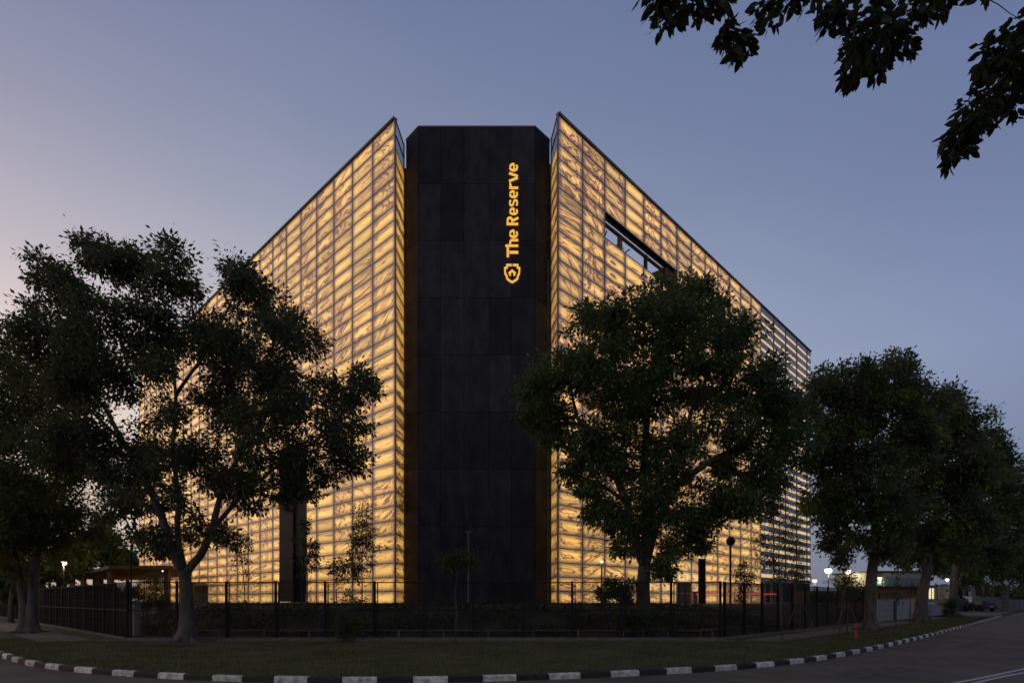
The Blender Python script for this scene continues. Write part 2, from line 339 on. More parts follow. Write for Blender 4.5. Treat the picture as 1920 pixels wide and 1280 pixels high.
# strips: from the kerb to points well inside the fence line
def inside_pt(p):
    c = Vector((0, 60)); return c + (p - c) * .18
rows = 26
for p in inner:
    q = inside_pt(p)
    for r_ in range(rows):
        t = (r_ / (rows - 1)) ** 1.6; x = p.lerp(q, t)
        e = max(0, min(1, t * 12)); nz = .02 * math.sin(x.x * 1.3 + 2) * math.cos(x.y * .9) + .012 * math.sin(x.x * 3.1 + x.y * 2.3)
        vs.append((x.x, x.y, .122 + nz * e - (.03 if t > .5 else 0)))
fs = [(i * rows + j, (i + 1) * rows + j, (i + 1) * rows + j + 1, i * rows + j + 1) for i in range(nI - 1) for j in range(rows - 1)]
vg.add(vs, fs); tag(vg.build('verge', m_grass, smooth=True), kind='structure', label='grass verge between the striped kerb and the black fence')

# bank and plateau inside the fence
def perim(d):
    """fence outline moved inward by d"""
    # front line y=24+d meets left and right lines moved inward
    y = 24 + d
    tl = (y - (FL.y + FLN.y * d)) / LD.y; xl = FL.x + FLN.x * d + LD.x * tl
    tr = (y - (FR.y + FRN.y * d)) / RD.y; xr = FR.x + FRN.x * d + RD.x * tr
    A_ = Vector((xl, y)); B_ = Vector((xr, y)); out = []
    for t in (190, 140, 100, 75, 55, 40, 30, 22, 16, 11, 7, 4, 2): out.append(A_ + LD * t)
    for k in range(21): out.append(A_.lerp(B_, k / 20))
    for t in (2, 4, 7, 11, 16, 22, 30, 40, 55, 75, 100, 140, 190): out.append(B_ + RD * t)
    return out
bm_ = MB(); ds = [0, .8, 1.6, 2.2, 2.8, 3.4, 4.2, 5, 6, 6.9, 8, 10, 13]; vs = []
for d in ds:
    for p in perim(d):
        t = min(1, max(0, (d - 1.6) / 5.2)); z = .14 + (ZP - .14) * t * t * (3 - 2 * t); vs.append((p.x, p.y, z + (0 if d in (0, 13) else .03 * math.sin(p.x * 1.9 + p.y) * (1 if d < 6.9 else 0))))
n = len(perim(0)); fs = [(i * n + j, i * n + j + 1, (i + 1) * n + j + 1, (i + 1) * n + j) for i in range(len(ds) - 1) for j in range(n - 1)]
b0 = (len(ds) - 1) * n; fs.append(tuple(range(b0, b0 + n)))
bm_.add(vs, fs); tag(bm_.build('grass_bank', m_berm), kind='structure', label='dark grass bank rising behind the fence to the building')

# footpath along the outside of the fence
path = thing('footpath', None, None); tag(path, 'concrete footpath slabs along the outside of the black fence', kind='structure')
def slab_run(A_, dirv, nrm, n, w0, w1, L=1.2):
    a = MB(); a.box((0, 0, 0), (L - .015, w1 - w0, .06)); me = a.mesh('paving_slab', m_concd)
    for k in range(n):
        c = A_ + dirv * (k + .5) * L - nrm * (w0 + w1) / 2
        inst('paving_slab', me, path, (c.x, c.y, .125 + random.uniform(-.006, .006)), (random.uniform(-.004, .004), 0, math.atan2(dirv.y, dirv.x)))
slab_run(FL - Vector((.9, .2)), LD, FLN, 46, .35, 2.0)
slab_run(FL + Vector((-.6, 0)), Vector((1, 0)), Vector((0, 1)), 21, .45, 1.05)
slab_run(FR + Vector((.6, -.1)), RD, FRN, 36, .45, 1.75)
drv = MB(); q = [G(1745, 1157, .14), G(1915, 1147.5, .14), G(1885, 1153.5, .14), G(1800, 1160, .14)]
drv.prism([Vector((41.5, 58.5)), Vector((48.6, 58.9)), Vector((58.5, 69.5)), Vector((48, 76))], .0, .165); tag(drv.build('driveway', m_concd), kind='structure', label='pale concrete driveway crossing the verge by the far gate')
# apron slabs round the building foot
OL = Vector((-8.165, 40.909)); OR = Vector((3.167, 40.498)); NL = Vector((-.6933, -.7207)); NR = Vector((.7207, -.6933))
ap = MB(); ap.prism([OL + LD * 70 + NL * 1.6, OL + NL * 1.6 + Vector((1.1, 0)), OR + NR * 1.6 - Vector((1.1, 0)), OR + RD * 60 + NR * 1.6, OR + RD * 60 - NR * 3, Vector((-2, 47)), OL + LD * 70 - NL * 3], ZP - .2, ZP + .04)
tag(ap.build('building_apron', m_conc), kind='structure', label='pale paved strip along the foot of the glowing building')
# road markings: double line bottom right
def ribbon(name, pts, wd, z, mt, parent=None):
    pl = catmull([G(u, v, z).to_2d() for u, v in pts], .4); l = offs(pl, wd / 2); r = offs(pl, -wd / 2); a = MB()
    a.add([(p.x, p.y, z) for p in l] + [(p.x, p.y, z) for p in r], [(i, len(l) + i, len(l) + i + 1, i + 1) for i in range(len(l) - 1)]); return a.build(name, mt, parent)
rm = thing('road_marking', None, None); tag(rm, 'pair of worn white lines curving across the asphalt', kind='structure')
ribbon('painted_line', [(1640, 1310), (1720, 1294), (1790, 1279.5), (1850, 1268), (1920, 1253), (2010, 1235), (2100, 1219)], .10, .006, m_line, rm)
ribbon('painted_line', [(1700, 1310), (1790, 1289), (1865, 1270.7), (1920, 1260), (2010, 1244), (2100, 1230)], .10, .006, m_line, rm)

m_patch = mat('asphalt_repair', (.090, .072, .050), .9, noise=.3, nscale=3, bump=.4, bscale=50)
for q_ in ([(1560, 1262), (1690, 1248), (1730, 1256), (1600, 1271)], [(1790, 1212), (1830, 1200), (1862, 1203), (1822, 1215)]):
    a = MB(); a.add([tuple(G(u, v, .004)) for u, v in q_], [(0, 1, 2, 3)]); a.build('asphalt_repair', m_patch, rm)
# grass blades on the near verge
nb = 70000; pts = []
A0 = np.array([[p.x, p.y] for p in inner if -22 < p.x < 46 and p.y < 60]); idx = rng.integers(0, len(A0) - 1, nb * 2); base = A0[idx] + (A0[idx + 1] - A0[idx]) * rng.random((nb * 2, 1))
tt = rng.random((nb * 2, 1)) ** 1.3 * .26; base = base + (np.array([[0, 60.]]) - base) * tt
dF = np.minimum(base[:, 1] - 22.9, np.minimum((base - np.array([FL.x, FL.y])) @ np.array([FLN.x, FLN.y]) + 0, (base - np.array([FR.x, FR.y])) @ np.array([FRN.x, FRN.y]) + 0))
dd = np.minimum.reduce([base[:, 1] - 24 + 1.05, (base - np.array([FL.x, FL.y])) @ np.array([FLN.x, FLN.y]) + 2.1, (base - np.array([FR.x, FR.y])) @ np.array([FRN.x, FRN.y]) + 1.85])
base = base[dd < 0][:nb]; nb = len(base); hgt = .03 + rng.random(nb) * .055; an = rng.random(nb) * 6.28; wv = .012
V = np.zeros((nb, 3, 3)); V[:, 0, 0] = base[:, 0] - np.cos(an) * wv; V[:, 0, 1] = base[:, 1] - np.sin(an) * wv; V[:, 1, 0] = base[:, 0] + np.cos(an) * wv; V[:, 1, 1] = base[:, 1] + np.sin(an) * wv
V[:, :2, 2] = .105; V[:, 2, 0] = base[:, 0] + rng.normal(0, .03, nb); V[:, 2, 1] = base[:, 1] + rng.normal(0, .03, nb); V[:, 2, 2] = .12 + hgt
tag(np_mesh('grass', V.reshape(-1, 3), np.arange(nb * 3).reshape(-1, 3), m_blade), 'short grass blades covering the verge behind the kerb', 'grass', kind='stuff')

# ------------------------------------------------------------------ the glowing building
TOP = ZP + 34; CW = 2.8
bld = thing('onyx_clad_building', 'tall corner building wrapped in glowing veined onyx slabs with a black centre tower', 'building')
m_sl = stonemat('onyx_left', OL, LD, CW, ZP, 1.0, busy=.02); m_sr = stonemat('onyx_right', OR, RD, CW, ZP, 21.0, busy=.04)
RLv = Vector((-8.0, 43.2)); RRv = Vector((2.88, 42.65)); dLr = (RLv - OL).normalized(); dRr = (RRv - OR).normalized(); wL = (RLv - OL).length; wR = (RRv - OR).length
m_rl = stonemat('onyx_return_left', OL, dLr, wL, ZP, 41.0, (1.1, .58, .09), (.22, .11, .03), .66, .0); m_rr = stonemat('onyx_return_right', OR, dRr, wR, ZP, 61.0, (1.1, .58, .09), (.22, .11, .03), .66, .0)
def pmesh(w_, h_, mt):
    a = MB(); a.box((0, 0, 0), (w_, .05, h_)); return a.mesh('stone_panel', mt)
panels = []   # (area, mesh, loc, angle)
def pxarea(c, dv, w_, h_):
    a = c - dv * w_ / 2; b = c + dv * w_ / 2; ua = 960 + F * a.x / a.y; ub = 960 + F * b.x / b.y; return abs(ub - ua) * h_ * F / c.y
def face(O, d, me, w_, ncol, skip, cols=None):
    for i in range(ncol):
        for j in range(34):
            if skip(i, j): continue
            t0, t1 = (i * w_, (i + 1) * w_); c = O + d * (t0 + t1) / 2
            panels.append((pxarea(c, d, w_, 1) * (1 if True else 0), me, (c.x, c.y, ZP + j + .5), math.atan2(d.y, d.x), w_, 1))
pl_ = pmesh(CW - .07, .94, m_sl); pr_ = pmesh(CW - .07, .94, m_sr); prl = pmesh(wL - .07, .94, m_rl); prr = pmesh(wR - .07, .94, m_rr)
PT = 14  # the dark portal on the left facade: t 13..18, rows 0..13
face(OL, LD, pl_, CW, 23, lambda i, j: (i in (5,) and j < PT) or (i == 4 and j < PT) or (i == 6 and j < PT) or (i in (13, 14) and j < 2))
face(OR, RD, pr_, CW, 13, lambda i, j: (2 <= i < 6 and 28 <= j < 30) or (i == 6 and j < 2))
face(OL, dLr, prl, wL, 1, lambda i, j: j > 31); face(OR, dRr, prr, wR, 1, lambda i, j: j > 31)
# part-width slabs beside the portal
for j in range(PT):
    for a, b in ((11.2, 12.95), (18.1, 19.6)):
        me = pmesh(b - a - .07, .94, m_sl); c = OL + LD * (a + b) / 2; panels.append((pxarea(c, LD, b - a, 1), me, (c.x, c.y, ZP + j + .5), math.atan2(LD.y, LD.x), b - a, 1))
# rank by how large they show, discounting what the big trees cover
def covered(x, y, z):
    u = 960 + F * x / y; v = HOR - F * (z - EYE) / y
    return ((u - 400) / 300) ** 2 + ((v - 780) / 290) ** 2 < 1 or ((u - 1240) / 260) ** 2 + ((v - 780) / 240) ** 2 < 1
panels.sort(key=lambda p: -p[0] * (.25 if covered(*p[2]) else 1))
for p in panels[:300]: inst('stone_panel', p[1], bld, p[2], (0, 0, p[3]))
for mt in (m_sl, m_sr, m_rl, m_rr):
    rest = MB()
    for p in panels[300:]:
        if p[1].materials[0] == mt: w_ = max(v.co.x for v in p[1].vertices) * 2; rest.box(p[2], (w_, .05, .94), p[3])
    if rest.v: rest.build('stone_panelling', mt, bld, kind='stuff')
# mullions and transoms
def vbar(O, d, t, nrm, z0=ZP, z1=TOP + .12, wd=.08, dp=.09, off=.04, name='mullion', mt=m_frame):
    a = MB(); c = O + d * t + nrm * (off - .03); a.box((c.x, c.y, (z0 + z1) / 2), (wd, dp, z1 - z0), math.atan2(d.y, d.x)); return a.build(name, mt, bld)
for i in range(24): vbar(OL, LD, i * CW + (0.02 if i == 0 else 0), NL, z0=(ZP + PT if i in (5, 6) else ZP), wd=(.11 if i == 0 else .07))
for t in (12.95, 18.1): vbar(OL, LD, t, NL, z1=ZP + PT)
for i in range(14): vbar(OR, RD, i * CW, NR, wd=(.11 if i == 0 else .07)) if not (2 < i < 6) else (vbar(OR, RD, i * CW, NR, z1=ZP + 28, wd=.075), vbar(OR, RD, i * CW, NR, z0=ZP + 30, wd=.075))
NLr = Vector((dLr.y, -dLr.x)); NRr = Vector((-dRr.y, dRr.x))
vbar(OL, dLr, wL, NLr, wd=.08); vbar(OR, dRr, wR, NRr, wd=.08)
def hbar(O, d, t0, t1, z, nrm, h=.045, dp=.09, off=0, name='transom', mt=m_frame):
    a = MB(); c = O + d * (t0 + t1) / 2 + nrm * off; a.box((c.x, c.y, z), (t1 - t0, dp, h), math.atan2(d.y, d.x)); return a.build(name, mt, bld)
for j in range(1, 35):
    z = ZP + j; hh = .09 if j == 34 else .042
    if j < PT: hbar(OL, LD, .06, 12.9, z, NL, hh); hbar(OL, LD, 18.15, 64.36, z, NL, hh)
    else: hbar(OL, LD, .06, 64.36, z, NL, hh)
    if 28 < j < 30: hbar(OR, RD, .06, 2 * CW, z, NR, hh); hbar(OR, RD, 6 * CW, 36.3, z, NR, hh)
    else: hbar(OR, RD, .06, 36.3, z, NR, hh)
    hbar(OL, dLr, .06, wL - .05, z, NLr, hh); hbar(OR, dRr, .06, wR - .05, z, NRr, hh)
hbar(OL, LD, 0, 64.5, TOP + .1, NL, .1, .35, name='coping'); hbar(OR, RD, 0, 54, TOP + .1, NR, .1, .35, name='coping')
# backing screens behind the slabs
def back(O, d, nrm, t0, t1, z0, z1, off=-.42):
    a = MB(); c = O + d * (t0 + t1) / 2 + nrm * off; a.box((c.x, c.y, (z0 + z1) / 2), (t1 - t0, .12, z1 - z0), math.atan2(d.y, d.x)); return a.build('screen_wall', m_body, bld)
back(OL, LD, NL, 2.2, 64.4, ZP, TOP); back(OR, RD, NR, 2.0, 2 * CW, ZP, TOP); back(OR, RD, NR, 2 * CW, 6 * CW, ZP, ZP + 28); back(OR, RD, NR, 2 * CW, 6 * CW, ZP + 30, TOP); back(OR, RD, NR, 6 * CW, 53.5, ZP, TOP)
# glass panes heading each return, and the dark joint beside the tower
m_pane = mat('clear_glass', (.5, .55, .6), .08, 0)
_t = m_pane.node_tree; _tr = N(_t, 'ShaderNodeBsdfTransparent'); _tr.inputs[0].default_value = (.8, .84, .88, 1); _m = N(_t, 'ShaderNodeMixShader', inp={0: .25}); _t.links.new(_tr.outputs[0], _m.inputs[1]); _t.links.new(_t.nodes['Principled BSDF'].outputs[0], _m.inputs[2]); _t.links.new(_m.outputs[0], _t.nodes['Material Output'].inputs[0])
for O, d, w_, nr in ((OL, dLr, wL, NLr), (OR, dRr, wR, NRr)):
    a = MB(); c = O + d * w_ / 2; a.box((c.x, c.y, ZP + 33), (w_ - .08, .03, 1.94), math.atan2(d.y, d.x)); a.build('glass_pane', m_pane, bld)
for x0, x1, y0 in ((-8.02, -7.70, 43.35), (2.70, 2.92, 42.95)):
    a = MB(); a.box(((x0 + x1) / 2, y0 + 1.5, ZP + 16.2), (x1 - x0, 3, 32.4)); a.build('joint_infill', m_body, bld)
    for k in range(1, 11): MB().box(((x0 + x1) / 2, y0 - .05, ZP + k * 3), (x1 - x0, .08, .10)).build('joint_bracket', m_frame, bld)
# inner body
a = MB(); a.prism([OL + LD * 1 - NL * 1.8, OL + LD * 63 - NL * 1.5, OL + LD * 63 + RD * 45, OR + RD * 52 + LD * 45, OR + RD * 52 - NR * 1.8, OR + RD * 1 - NR * 1.8, Vector((1.5, 46)), Vector((-6.5, 46))], ZP - .3, 26.5); a.build('inner_wall', m_body, bld)
# black tower
TL, TR, TY = -6.64, 1.63, 41.55; CL_, CR_, CY = -7.73, 2.73, 42.75
a = MB(); a.prism([(TL + .1, TY + .12), (TR - .1, TY + .12), (CR_ - .08, CY + .05), (CR_ - .08, 52), (CL_ + .08, 52), (CL_ + .08, CY + .05)], ZP - .2, TOP - .15); a.build('tower_core', m_body, bld)
fr = [0, .19, .39, .607, .797, 1]
def clad(A_, B_, f0, f1, z0, z1):
    p0 = A_.lerp(B_, f0); p1 = A_.lerp(B_, f1); c = (p0 + p1) / 2; d = p1 - p0; a = MB(); a.box((0, 0, 0), (d.length - .022, .07, z1 - z0 - .025)); o = inst('tower_panel', a.mesh('tower_panel', m_dark), bld, (c.x, c.y, (z0 + z1) / 2), (0, 0, math.atan2(d.y, d.x)))
zr = [TOP - 4.05 * k for k in range(9)] + [ZP]
for z1, z0 in zip(zr, zr[1:]):
    for f0, f1 in zip(fr, fr[1:]): clad(Vector((TL, TY)), Vector((TR, TY)), f0, f1, z0, z1)
    clad(Vector((CL_, CY)), Vector((TL, TY)), 0, 1, z0, z1); clad(Vector((TR, TY)), Vector((CR_, CY)), 0, 1, z0, z1)
    for xx_ in (CL_, CR_):
        a = MB(); a.box((0, 0, 0), (.07, 5.9, z1 - z0 - .014)); inst('tower_panel', a.mesh('tower_panel', m_dark), bld, (xx_, CY + 3.05, (z0 + z1) / 2))
MB().prism([(TL - .03, TY - .06), (TR + .03, TY - .06), (CR_ + .05, CY - .04), (CR_ + .05, 52.1), (CL_ - .05, 52.1), (CL_ - .05, CY - .04)], TOP - .02, TOP + .06).build('tower_coping', m_frame, bld)
# roof-edge aerials
for x, y in ((-8.35, 41.3), (3.4, 40.9)): MB().tube([(x, y, TOP + .1), (x, y, TOP + .62)], .02, 6).build('lightning_rod', m_frame, bld)

# high slot in the right facade
def RP(t, o, z): p = OR + RD * t - NR * o; return Vector((p.x, p.y, z))
ra = math.atan2(RD.y, RD.x); zt = ZP + 30; zb = ZP + 28
def rbox(name, t0, t1, o0, o1, z0, z1, mt):
    c = RP((t0 + t1) / 2, (o0 + o1) / 2, (z0 + z1) / 2); a = MB(); a.box(c, (t1 - t0, o1 - o0, z1 - z0), ra); return a.build(name, mt, bld)
rbox('slot_soffit', 5.65, 16.75, .1, .62, zt + .03, zt + .4, m_black)
rbox('slot_beam', 5.65, 16.75, .64, .82, zt - .28, zt - .06, m_wood)
rbox('slot_post', 5.7, 6.0, .5, .8, zb - 1.5, zt - .3, m_body); rbox('slot_post', 8.6, 8.95, .6, .85, zb - 1.5, zt - .3, m_wood); rbox('slot_post', 15.3, 15.6, .6, .9, zb - .2, zt - .02, m_wood)
rbox('slot_rail', 9.0, 15.3, 1.0, 1.08, zb + .55, zb + .63, m_body); rbox('slot_post', 12.6, 12.85, .6, .85, zb - .3, zt - .05, m_body)
rbox('slot_wall', 15.6, 16.75, .3, 3.2, zb - .2, zt + .02, m_brown)
for k in range(7): rbox('soffit_lamp', 6.2 + 1.3 * k, 7.2 + 1.3 * k, .38, .55, zt - .03, zt + .02, m_steel)
for a_, b_ in (((5.95, .9, zb - .9), (7.2, .9, zt - .4)), ((5.95, .9, zb - .8), (8.6, .9, zt - .9)), ((8.95, .95, zb + .3), (10.6, .95, zt - .35)), ((12.6, 1.5, zb), (14.2, 1.5, zt - .4)), ((13.0, 1.5, zb - .3), (15.2, 1.5, zb + .9))):
    MB().tube([RP(*a_), RP(*b_)], .055, 6).build('slot_brace', m_frame, bld)
lad = MB()
for k in range(10):
    z = zb + .0 + k * .3; c = RP(11.6, 2.6, z); lad.tube([c + Vector((.35 * math.cos(x), .35 * math.sin(x), 0)) for x in np.linspace(0, 6.28, 9)], .018, 4)
for x in np.linspace(0, 6.28, 7)[:-1]:
    c = RP(11.6, 2.6, 0); lad.tube([(c.x + .35 * math.cos(x), c.y + .35 * math.sin(x), 26.4), (c.x + .35 * math.cos(x), c.y + .35 * math.sin(x), zb + 3)], .018, 4)
lad.build('roof_ladder_cage', m_frame, bld)
rbox('roof_plant_room', 13.6, 17, 3, 6, 26.4, zb + 1.5, m_body)

# louvred end of the right facade
bays = [(36.44, 40.36), (40.44, 44.36), (44.44, 48.36), (48.44, 52.36), (52.44, 54.0)]
for t in (40.4, 44.4, 48.4, 52.4): vbar(OR, RD, t, NR, z0=ZP + 2.6, wd=.075, dp=.12, mt=m_black, name='louvre_mullion')
slm = {}
for j in range(3, 34):
    z = ZP + j; lit = MB(); lit.box(RP(45.2, .12, z + .22), (17.4, .05, .42), ra); lit.build('glow_band', m_band, bld)  # strip glows by itself in place of the lit interior behind the slats
    sh = MB(); sh.box(RP(45.2, .07, z - .005), (17.5, .15, .03), ra); sh.build('louvre_shelf', m_black, bld)
    for t0, t1 in bays:
        L = round(t1 - t0, 2)
        if L not in slm: a = MB(); a.box((0, 0, 0), (L, .05, .56)); slm[L] = a.mesh('louvre_slat', m_slat)
        c = RP((t0 + t1) / 2, .0, z + .70); inst('louvre_slat', slm[L], bld, c, (0, 0, ra))
rbox('undercroft_wall', 36.5, 53.8, 1.2, 1.5, ZP, ZP + 3, m_brown)
rbox('undercroft_beam', 36.4, 54, -.02, .4, ZP + 2.5, ZP + 3.0, m_frame)
for t in (38, 40.2, 43.5, 48.5): rbox('undercroft_column', t, t + .8, .3, 1.0, ZP, ZP + 2.5, m_tan)
rbox('end_wall', 53.7, 54, .1, 1.6, ZP, TOP, m_body)

# portal of hammered dark metal on the left facade
la = math.atan2(LD.y, LD.x)
def lbox(name, t0, t1, o0, o1, z0, z1, mt, parent=None):
    p = OL + LD * (t0 + t1) / 2 + NL * (o0 + o1) / 2; a = MB(); a.box((p.x, p.y, (z0 + z1) / 2), (t1 - t0, o1 - o0, z1 - z0), la); return a.build(name, mt, parent or bld)
m_ham = mat('hammered_metal', (.020, .014, .010), .55, .1, noise=.3, nscale=5, bump=1.0, bscale=14, spec=.12)
lbox('portal_panel', 13.0, 18.05, -.3, -.05, ZP + 4.2, ZP + PT, m_ham)
for k in range(7): lbox('portal_panel', 15.3, 18.05, -.05, .12, ZP + .1 + 2 * k, ZP + 2 * k + 2.08, m_ham)
lbox('portal_door', 13.15, 15.2, -.35, -.28, ZP + .1, ZP + 4.1, m_glass); lbox('door_frame', 14.1, 14.22, -.28, -.2, ZP + .1, ZP + 4.1, m_black); lbox('portal_step', 12.9, 18.6, .15, .9, ZP + .04, ZP + .2, m_conc)
lbox('added_glow_strip', 15.4, 17.95, .30, .34, ZP + .2, ZP + .23, m_band)  # added glowing strip, warms the foot of the hammered panels
# side entrance further along
lbox('entrance_door', 37.2, 38.9, -.35, -.25, ZP + .1, ZP + 2, m_brown); lbox('entrance_door', 39.0, 41.8, -.35, -.25, ZP + .1, ZP + 2, m_brown); lbox('entrance_hood', 36.9, 42, -.2, 1.2, ZP + 2.05, ZP + 2.35, m_steel); lbox('entrance_lamp', 39, 39.2, 1.2, 1.3, ZP + 2.9, ZP + 3.05, m_led)
# glazed entrance with two light bars on the right facade
rbox('glass_entrance', 16.9, 19.5, .5, .6, ZP + .05, ZP + 1.98, m_ham)
rbox('light_bar', 17.0, 19.4, .38, .46, ZP + 1.30, ZP + 1.42, m_led); rbox('light_bar', 17.0, 19.4, .38, .46, ZP + .40, ZP + .52, m_led); rbox('door_post', 17.85, 18.05, .30, .37, ZP + .05, ZP + 1.98, m_black)

# ------------------------------------------------------------------ sign on the tower
sign = thing('illuminated_sign', 'gold illuminated vertical sign reading The Reserve above a shield emblem on the black tower', 'sign')
K = .00829; SX = (971.7 - 960) / F * TY; SZ = EYE + (HOR - 483.3) / F * TY; SY = TY - .10
def letter(name, strokes, wd=23, flat=True):
    a = MB()
    for st in strokes:
        pts = [Vector(p) for p in st]; n = len(pts); l = []; r = []
        for i in range(n):
            t0 = (pts[i] - pts[i - 1]).normalized() if i else (pts[1] - pts[0]).normalized(); t1 = (pts[i + 1] - pts[i]).normalized() if i < n - 1 else t0
            t = (t0 + t1).normalized(); nn = Vector((-t.y, t.x)); k = wd / 2 / max(.5, nn.dot(Vector((-t0.y, t0.x)))); l.append(pts[i] + nn * k); r.append(pts[i] - nn * k)
        pr = l + r[::-1]
        for y0 in (SY,):
            vs = [(SX - b * K, SY - .06, SZ + a_ * K) for a_, b in l] + [(SX - b * K, SY - .06, SZ + a_ * K) for a_, b in r] + [(SX - b * K, SY + .04, SZ + a_ * K) for a_, b in l] + [(SX - b * K, SY + .04, SZ + a_ * K) for a_, b in r]
            fs = []
            for i in range(n - 1):
                fs += [(i, i + 1, n + i + 1, n + i), (2 * n + i, 3 * n + i, 3 * n + i + 1, 2 * n + i + 1), (i, 2 * n + i, 2 * n + i + 1, i + 1), (n + i, n + i + 1, 3 * n + i + 1, 3 * n + i)]
            fs += [(0, n, 3 * n, 2 * n), (n - 1, 3 * n - 1, 4 * n - 1, 2 * n - 1)]; a.add(vs, fs)
    return a.build(name, m_gold, sign)
def arc(cx, cy, r, a0, a1, n=14): return [(cx + r * math.cos(R(a)), cy + r * math.sin(R(a))) for a in np.linspace(a0, a1, n)]
letter('letter_cap_t', [[(0, 89), (78, 89)], [(39, 0), (39, 75)]], 20)
letter('letter_h', [[(95, 0), (95, 110)], [(110, 70)] + arc(124, 50, 19, 100, 0, 6) + [(143, 0)]], 16)
def e_(x0): c = (x0 + 37, 40); return [arc(c[0], c[1], 28, 318, 30, 18), [(c[0] + 33, 38), (c[0] + 2, 38)]]
def e2(cx, k=1.0):
    sq = lambda pl: [(cx + (x - cx) * k, y) for x, y in pl]
    return [sq(arc(cx - 1, 40, 31, 98, 312, 16)), sq(arc(cx + 2, 40, 30, 80, -6, 9)), sq([(cx + 33, 37), (cx - 13, 37)])]
letter('letter_e', e2(197, .86), 14)
letter('letter_cap_r', [[(281, 0), (281, 100)], [(297, 91), (312, 91)] + arc(315, 72, 19, 80, -80, 8) + [(299, 52)], [(312, 44), (334, 0)]], 16)
letter('letter_e', e2(389, .74), 13)
letter('letter_s', [arc(468, 58, 14, 20, 95, 4) + arc(455, 57, 15, 100, 235, 7) + [(463, 41)], [(466, 39)] + arc(469, 24, 15, 60, -80, 7) + [(453, 9), (440, 14)]], 13)
letter('letter_e', e2(536, .78), 13)
letter('letter_r', [[(590, 0), (590, 78)], [(606, 56)] + arc(617, 54, 15, 130, 80, 4) + [(632, 69)]], 15)
letter('letter_v', [[(648, 78), (676, 4)], [(690, 4), (715, 78)]], 15)
letter('letter_e', e2(766, .84), 14)
def sh(pts): return [(930 - y, 328 - x) for x, y in pts]
letter('shield_emblem', [sh([(272, 1000), (232, 1000), (232, 1020), (214, 1026), (216, 1070), (232, 1100)]), sh([(280, 1000), (322, 1000), (322, 1020), (338, 1026), (336, 1070), (322, 1100)]), sh([(228, 1108), (248, 1130), (276, 1146), (306, 1130), (326, 1108)])], 15)
letter('house_emblem', [sh([(248, 1072), (276, 1048), (304, 1072)]), sh([(258, 1090), (258, 1072)]), sh([(294, 1090), (294, 1072)])], 15)

# ------------------------------------------------------------------ fence
fence = thing('fence', 'long black steel mesh fence with posts running round the site corner', 'fence')
def fence_run(A_, d, n, L=2.03, nrm=None):
    an = math.atan2(d.y, d.x)
    inf = MB()
    for k in range(int(L / .055)): inf.box((-L / 2 + .06 + k * .055, 0, 1.29), (.009, .009, 2.3))
    for z in (.25, .7, 1.7, 2.1): inf.box((0, .008, z), (L - .1, .007, .007))
    mi = inf.mesh('wire_infill', m_black)
    po = MB(); po.box((0, 0, 1.27), (.085, .085, 2.46)); po.box((0, 0, 2.51), (.10, .10, .02)); mp = po.mesh('fence_post', m_black)
    rl = MB()
    for z, h in ((2.47, .045), (1.33, .045), (.16, .05)): rl.box((0, 0, z), (L - .09, .05, h))
    rl.box((-L / 2 + .12, 0, 1.3), (.04, .05, 2.3)); mr = rl.mesh('fence_frame', m_black)
    for k in range(n + 1):
        p = A_ + d * k * L; inst('fence_post', mp, fence, (p.x, p.y, 0), (0, 0, an))
        if k < n:
            c = p + d * L / 2; f = inst('fence_frame', mr, fence, (c.x, c.y, 0), (0, 0, an)); i_ = inst('wire_infill', mi, f, (0, 0, 0)); i_['kind'] = 'stuff'
fence_run(FL, Vector((1, 0)), 12); fence_run(FL + LD * 2.03 * 0, LD, 40); fence_run(FR + RD * .4, RD, 12)
plinth = MB()
for A_, d, L in ((FL, Vector((1, 0)), 24.4), (FL, LD, 82), (FR, RD, 26)):
    c = A_ + d * L / 2; plinth.box((c.x, c.y, .12), (L, .16, .17), math.atan2(d.y, d.x))
plinth.build('concrete_plinth', m_concd, fence)
# low rail with stubs just inside
rail = thing('low_rail', 'low concrete rail on short stubs just inside the front fence', 'railing')
for A_, d, n in ((Vector((-14.6, 25.3)), Vector((1, 0)), 12), (Vector((8.2, 25.4)), RD, 11)):
    an = math.atan2(d.y, d.x); c = A_ + d * n * .97; MB().box((c.x, c.y, .44), (n * 1.94, .07, .05), an).build('rail_bar', m_concd, rail)
    for k in range(n + 1): p = A_ + d * k * 1.94; MB().box((p.x, p.y, .27), (.09, .09, .3), an).build('rail_stub', m_concd, rail)

